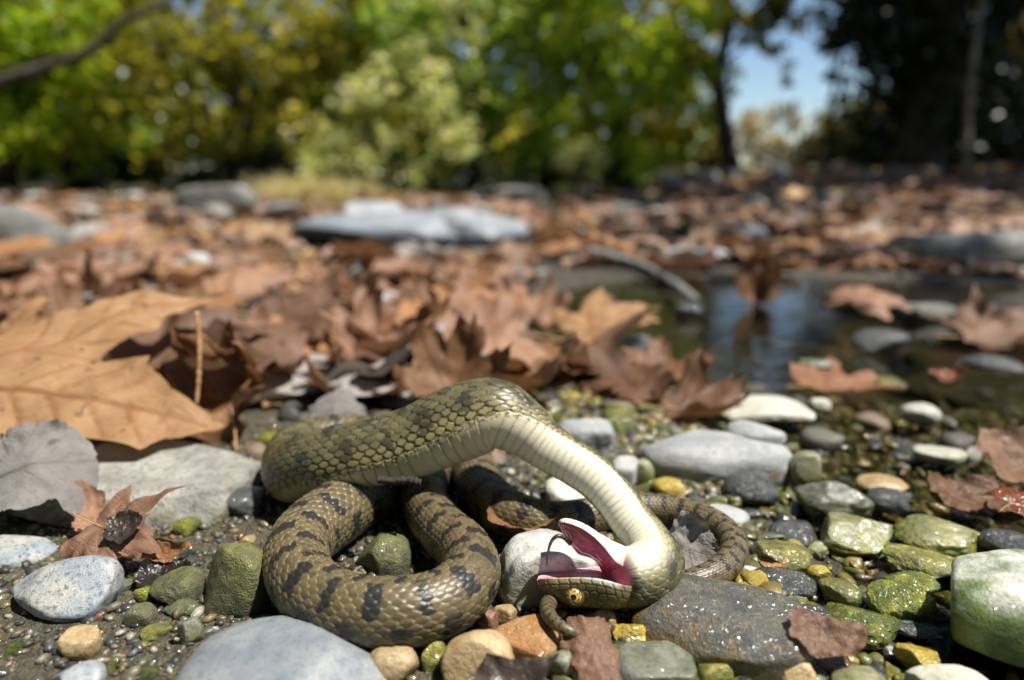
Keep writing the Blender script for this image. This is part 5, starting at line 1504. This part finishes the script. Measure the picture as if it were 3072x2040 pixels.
# ================================================================== TWIGS
TWIG_PALE = bark_mat('twig_pale', (0.15, 0.145, 0.135), (0.26, 0.25, 0.23))
TWIG_DARK = bark_mat('twig_dark', (0.018, 0.012, 0.009), (0.05, 0.035, 0.025))
def twig(label, pts, r0, r1, mat, seed, knob=None):
    rng = np.random.default_rng(seed)
    pts = np.array(pts); o0 = pts[0].copy()
    p = catmull(pts - o0, 40)
    r = np.linspace(r0, r1, 40) * (1 + 0.12 * rng.normal(size=40))
    V, Q, T = tube(p, r, 10)
    V = V + (r0 * 0.25 * fbm(V / max(r0, 1e-4) * 0.7, 2))[:, None] * rng.normal(size=3)
    o = obj('twig', mesh_np('twig', V, [Q, T], True, [mat]), None, tuple(o0))
    tag(o, label, 'twig')
    return o
twig('small black bark twig stuck to the belly of the raised body', [at_depth(1136, 1438, 0.264), at_depth(1180, 1443, 0.2625), at_depth(1225, 1441, 0.262), at_depth(1262, 1450, 0.262)], 0.0014, 0.0017, TWIG_DARK, 1)
twig('weathered pale grey stick lying at the pool edge', [at_y(1770, 752, 1.15), at_y(1850, 775, 1.12), at_y(1930, 800, 1.05), at_y(2000, 838, 0.98), at_y(2090, 905, 0.86)], 0.009, 0.006, TWIG_PALE, 2)
twig('thin grey twig across the leaves on the left', [at_z(-60, 935, 0.03), at_z(150, 905, 0.03), at_z(330, 880, 0.03), at_z(520, 862, 0.028)], 0.003, 0.002, TWIG_PALE, 3)
twig('dark curved twig over the leaves left of centre', [at_z(640, 935, 0.03), at_z(720, 930, 0.034), at_z(800, 885, 0.036), at_z(900, 880, 0.03)], 0.003, 0.002, TWIG_DARK, 4)
twig('thin upright leaf stalk standing before the curled brown leaf', [at_depth(590, 1210, 0.365), at_depth(597, 1120, 0.368), at_depth(598, 1020, 0.37), at_depth(590, 935, 0.372)], 0.0010, 0.0013, STALK, 5)
twig('golden rolled stalk leaning on the litter at left', [at_y(890, 850, 0.85), at_y(910, 800, 0.87), at_y(950, 755, 0.88)], 0.006, 0.005, STALK, 6)
twig('tiny brown stem lying under the snake head', [at_z(1765, 1892, 0.006), at_z(1800, 1884, 0.007), at_z(1832, 1880, 0.008)], 0.0006, 0.0005, TWIG_PALE, 7)

# ================================================================== PEBBLES OF THE WET BED AND THE SAND, one by one
PEB = []
PMATS = [('olive', M_OLIVE), ('ochre', M_OCHRE), ('dark wet', M_DARK), ('mossy green', M_MOSSY), ('grey-green', M_GREENGREY), ('pale cream', M_PALE),
         ('tan', M_TAN), ('orange', M_ORANGE), ('slate grey', M_SLATE), ('light grey', M_GREY)]
PW_WET = np.array([.27, .18, .17, .15, .06, .025, .07, .03, .06, .005]); PW_WET /= PW_WET.sum()
PW_DRY = np.array([.14, .05, .10, .06, .17, .08, .14, .04, .12, .10]); PW_DRY /= PW_DRY.sum()
SHAPES = [stone_shape(4, 700 + k, 2.6, 6, 0.09, 0.22, (0.55, 0.85)) for k in range(14)]
PME = {}
def pebble_mesh(k, c):
    if (k, c) not in PME:
        V, F = SHAPES[k]
        PME[(k, c)] = mesh_np('pebble', V * np.array([0.01, 0.0082, 0.0058]), F, True, [PMATS[c][1]])
    return PME[(k, c)]
rng = np.random.default_rng(91)
placed = []
hx = np.array([h[1] for h in HEROES]); hr = np.array([h[2] for h in HEROES])
SNK = P[::40, :2]; SNR = RAD[::40]
def try_place(x, y, r, overlap=0.62):
    for (qx, qy, qr) in placed:
        if (qx - x) ** 2 + (qy - y) ** 2 < (overlap * (qr + r)) ** 2: return False
    st = [(h[1], h[2]) for h in HEROES if h[2] < 0.06]
    for c, q in st:
        if (c[0] - x) ** 2 + (c[1] - y) ** 2 < (0.60 * q) ** 2: return False
    if (np.hypot(SNK[:, 0] - x, SNK[:, 1] - y) < SNR * 0.9 + r * 0.5).any(): return False
    return True
todo = []
for _ in range(4200):
    if len(todo) >= 285: break
    wet = rng.random() < 0.80
    if wet:
        x = rng.uniform(0.02, 0.46); y = 0.135 + 0.36 * rng.random() ** 1.1
        r = rng.choice([rng.uniform(0.0026, 0.0045), rng.uniform(0.0042, 0.0075)], p=[.6, .4]) * (0.8 + 0.9 * (y - 0.135))
        if x < 0.10 and y > 0.27: r *= 0.8
    else:
        x = rng.uniform(-0.22, 0.02); y = 0.14 + 0.2 * rng.random()
        r = rng.uniform(0.0018, 0.0040)
    px, py = to_px((x, y, 0.0))
    if px < -60 or px > 3130 or py > 2130: continue
    if not try_place(x, y, r): continue
    placed.append((x, y, r)); todo.append((x, y, r, wet))
PEBS = []
for x, y, r, wet in todo:
    c = int(rng.choice(len(PMATS), p=PW_WET if wet else PW_DRY)); k = int(rng.integers(14))
    o = obj('pebble', pebble_mesh(k, c))
    s = r / 0.01
    o.scale = (s * rng.uniform(0.9, 1.3), s * rng.uniform(0.8, 1.05), s * rng.uniform(0.75, 1.1))
    o.rotation_euler = (rng.normal() * 0.18, rng.normal() * 0.18, rng.uniform(0, 6.28))
    z = float(ground_h(np.array([x]), np.array([y]))[0])
    o.location = (x, y, z + 0.0058 * s * rng.uniform(0.05, 0.6))
    PEBS.append((o, PMATS[c][0], x, y, r))

# ------------------------------------------------------------------ loose fine gravel: uncountable
def gravel(name, label, n, sampler, rlo, rhi, palette, weights, seed, wet, sub=1, pw=2.2):
    rng = np.random.default_rng(seed)
    sh = [stone_shape(sub, 900 + 20 * sub + k, 2.7, 6, 0.10, 0.28, (0.5, 0.85)) for k in range(12)]
    D = np.stack([v for v, f in sh]); F = sh[0][1]
    nv = D.shape[1]
    xs, ys = sampler(rng, n)
    ok = np.ones(n, bool)
    for c, q in [(h[1], h[2]) for h in HEROES if h[2] < 0.06]:
        ok &= (xs - c[0]) ** 2 + (ys - c[1]) ** 2 > (0.35 * q) ** 2
    xs, ys = xs[ok], ys[ok]; n = len(xs)
    r = rlo + (rhi - rlo) * rng.random(n) ** pw
    sc = np.stack([r * rng.uniform(0.9, 1.5, n), r * rng.uniform(0.7, 1.1, n), r * rng.uniform(0.5, 0.85, n)], -1)
    yaw = rng.uniform(0, 6.28, n)
    V = D[rng.integers(12, size=n)] * sc[:, None]
    tl = rng.normal(size=(n, 1)) * 0.35
    V = np.stack([V[..., 0], V[..., 1] * np.cos(tl) - V[..., 2] * np.sin(tl), V[..., 1] * np.sin(tl) + V[..., 2] * np.cos(tl)], -1)
    cs, sn = np.cos(yaw)[:, None], np.sin(yaw)[:, None]
    V = np.stack([V[..., 0] * cs - V[..., 1] * sn, V[..., 0] * sn + V[..., 1] * cs, V[..., 2]], -1)
    V += np.stack([xs, ys, ground_h(xs, ys) + sc[:, 2] * rng.uniform(-0.1, 0.6, n)], -1)[:, None]
    FF = (F[None] + (np.arange(n) * nv)[:, None, None]).reshape(-1, 3)
    pal = np.array(palette)[rng.choice(len(palette), n, p=np.array(weights) / sum(weights))] * rng.uniform(0.6, 1.25, (n, 1))
    b = NB(name)
    at = b.n('Attribute', attribute_name='col').outputs['Color']
    pos = b.n('NewGeometry').outputs['Position']
    colx = b.mix(b.ramp(b.noise(pos, 1400, 3), 0.4, 0.65, 0, 0.5), at, (0.03, 0.028, 0.02))
    p = b.principled(**{'Base Color': colx, 'Roughness': 0.65 if not wet else 0.5})
    if wet:
        p.inputs['Coat Weight'].default_value = 0.9; p.inputs['Coat Roughness'].default_value = 0.09
        b.t.links.new(b.bump(b.noise(pos, 500, 2, 0.5), 0.7, 0.0016), p.inputs['Coat Normal'])
    m = b.done(p.outputs[0])
    o = obj(name, mesh_np(name, V.reshape(-1, 3), FF, True, [m], {'col': np.repeat(pal, nv, 0)}))
    tag(o, label, 'gravel', None, 'stuff')
GP = [(0.11, 0.088, 0.046), (0.065, 0.06, 0.045), (0.20, 0.175, 0.12), (0.035, 0.035, 0.035), (0.16, 0.12, 0.04), (0.085, 0.10, 0.11), (0.32, 0.29, 0.22), (0.18, 0.08, 0.035), (0.05, 0.075, 0.015)]
gravel('sand_gravel', 'fine damp gravel and grit on the sand at lower left', 26000,
       lambda r, n: (0.10 - 0.62 * r.random(n) ** 1.35, 0.08 + 0.32 * r.random(n)), 0.0004, 0.0024, GP, [5, 4, 3, 3, 3, 2, 1.2, 1, .5], 501, True)
gravel('bed_gravel', 'small wet olive and ochre gravel filling the stream bed', 14000,
       lambda r, n: (r.uniform(0.01, 0.60, n), 0.09 + 0.46 * r.random(n)), 0.0010, 0.0048,
       [(0.11, 0.10, 0.02), (0.22, 0.155, 0.022), (0.03, 0.032, 0.026), (0.085, 0.105, 0.010), (0.19, 0.155, 0.07), (0.16, 0.07, 0.022), (0.30, 0.26, 0.16)], [5, 4, 5, 4, 0.9, .8, .3], 502, True, 2, 1.5)
gravel('bar_gravel', 'mixed dry stones and gravel between the leaves of the bar', 2600,
       lambda r, n: ((lambda y: (r.uniform(-1.2, 1.0, n) * y, y))(0.34 + 4.3 * r.random(n) ** 1.6)), 0.0025, 0.011,
       [(0.20, 0.19, 0.17), (0.13, 0.12, 0.10), (0.30, 0.28, 0.23), (0.07, 0.07, 0.06), (0.17, 0.12, 0.08)], [2, 3, .7, 4, 2], 503, False, 2)
far_r = np.random.default_rng(93)

# pale cobbles glinting at the far end of the bar, one by one
for k in range(34):
    y = far_r.uniform(2.2, 4.6); px = far_r.uniform(-60, 900) if k < 22 else far_r.uniform(1500, 2600)
    x = xat(px, y); r = far_r.uniform(0.035, 0.075)
    V, F = SHAPES[int(far_r.integers(14))]
    o = obj('cobble', mesh_np('cobble', V * np.array([r, r * .8, r * .6]), F, True, [M_BOULDERGREY if k % 3 else M_BOULDER]))
    o.location = (x, y, float(ground_h(np.array([x]), np.array([y]))[0]) + r * 0.3)
    o.rotation_euler = (0, 0, far_r.uniform(0, 6))
    LITTER.append((o, 'cobble', x, y, r, k % 3))

# ================================================================== LABELS OF THE MANY: size, colour and nearest landmark
LAND = [h for h in HEROES if h[0]]
from collections import Counter
def rel_word(dx, dy):
    if abs(dx) > abs(dy): return 'right of' if dx > 0 else 'left of'
    return 'behind' if dy > 0 else 'in front of'
def near_land(x, y, k=0):
    d = [(math.hypot(h[1][0] - x, h[1][1] - y) - 0.5 * h[2], i) for i, h in enumerate(LAND)]
    d.sort()
    return LAND[d[k][1]]
used = Counter()
for o, c, x, y, r in PEBS:
    size = 'tiny' if r < 0.0032 else ('small' if r < 0.005 else 'medium')
    n0, n1 = near_land(x, y), near_land(x, y, 1)
    lab = f"{size} {c} pebble {rel_word(x - n0[1][0], y - n0[1][1])} {n0[0]}"
    if used[lab]: lab = f"{size} {c} pebble between {n0[0]} and {n1[0]}"
    used[lab] += 1
    lab = lab.replace(' and the ', ' and ') if len(lab.split()) > 13 else lab
    tag(o, lab, 'pebble', 'loose pebbles around the snake and in the wet bed')
ZX = [(-9, -0.02, 'beyond the left edge'), (-0.02, 0.15, 'at the left edge'), (0.15, 0.33, 'left of centre'), (0.33, 0.5, 'near the centre'), (0.5, 0.67, 'right of centre'), (0.67, 0.85, 'on the right'), (0.85, 9, 'at the right edge')]
ZY = [(0, 0.62, 'in nearest litter'), (0.62, 0.85, 'in near litter'), (0.85, 1.2, 'in middle litter'), (1.2, 1.7, 'level with white boulder'), (1.7, 2.6, 'beyond white boulder'), (2.6, 9, 'at far bar end')]
for o, m, x, y, s, tl in LITTER:
    px, _ = to_px((x, y, 0.0)); f = px / 3072
    zx = [w for a, b_, w in ZX if a <= f < b_][0]; zy = [w for a, b_, w in ZY if a <= y < b_][0]
    if m == 'cobble':
        lab = f"{'grey' if tl else 'pale bluish'} {'large' if s > .055 else 'small'} cobble {zy} {zx}"
        tag(o, lab, 'cobble', 'cobbles at the far end of the bar')
    else:
        st = 'flat' if tl < 18 else ('tilted' if tl < 35 else 'upright')
        sz = 'big' if s > 0.1 else ('small' if s < 0.08 else 'curled')
        tag(o, f"{sz} {st} {COLW[m]} leaf {zy} {zx}", 'leaf', 'brown plane leaves of the litter')

# things that would still share a label are told apart by how near they are
from collections import defaultdict
same = defaultdict(list)
for rec in PEBS: same[rec[0]['label']].append((rec[3], rec[0]))
for rec in LITTER: same[rec[0]['label']].append((rec[3], rec[0]))
ORD = ['nearest one', 'second nearest one', 'third nearest one', 'fourth nearest one', 'fifth nearest one', 'sixth nearest one', 'seventh nearest one', 'eighth nearest one', 'ninth nearest one', 'tenth nearest one', 'eleventh nearest one', 'twelfth nearest one', 'thirteenth nearest one', 'fourteenth nearest one'] + [f'{w} nearest one' for w in ('fifteenth', 'sixteenth', 'seventeenth', 'eighteenth', 'nineteenth', 'twentieth', 'twenty-first', 'twenty-second', 'twenty-third', 'twenty-fourth')]
for lab, lst in same.items():
    if len(lst) < 2: continue
    lst.sort(key=lambda t: t[0])
    for k, (_, o) in enumerate(lst):
        wd = ('nearer one', 'farther one')[k] if len(lst) == 2 else ORD[min(k, 23)]
        o['label'] = lab + ', ' + wd
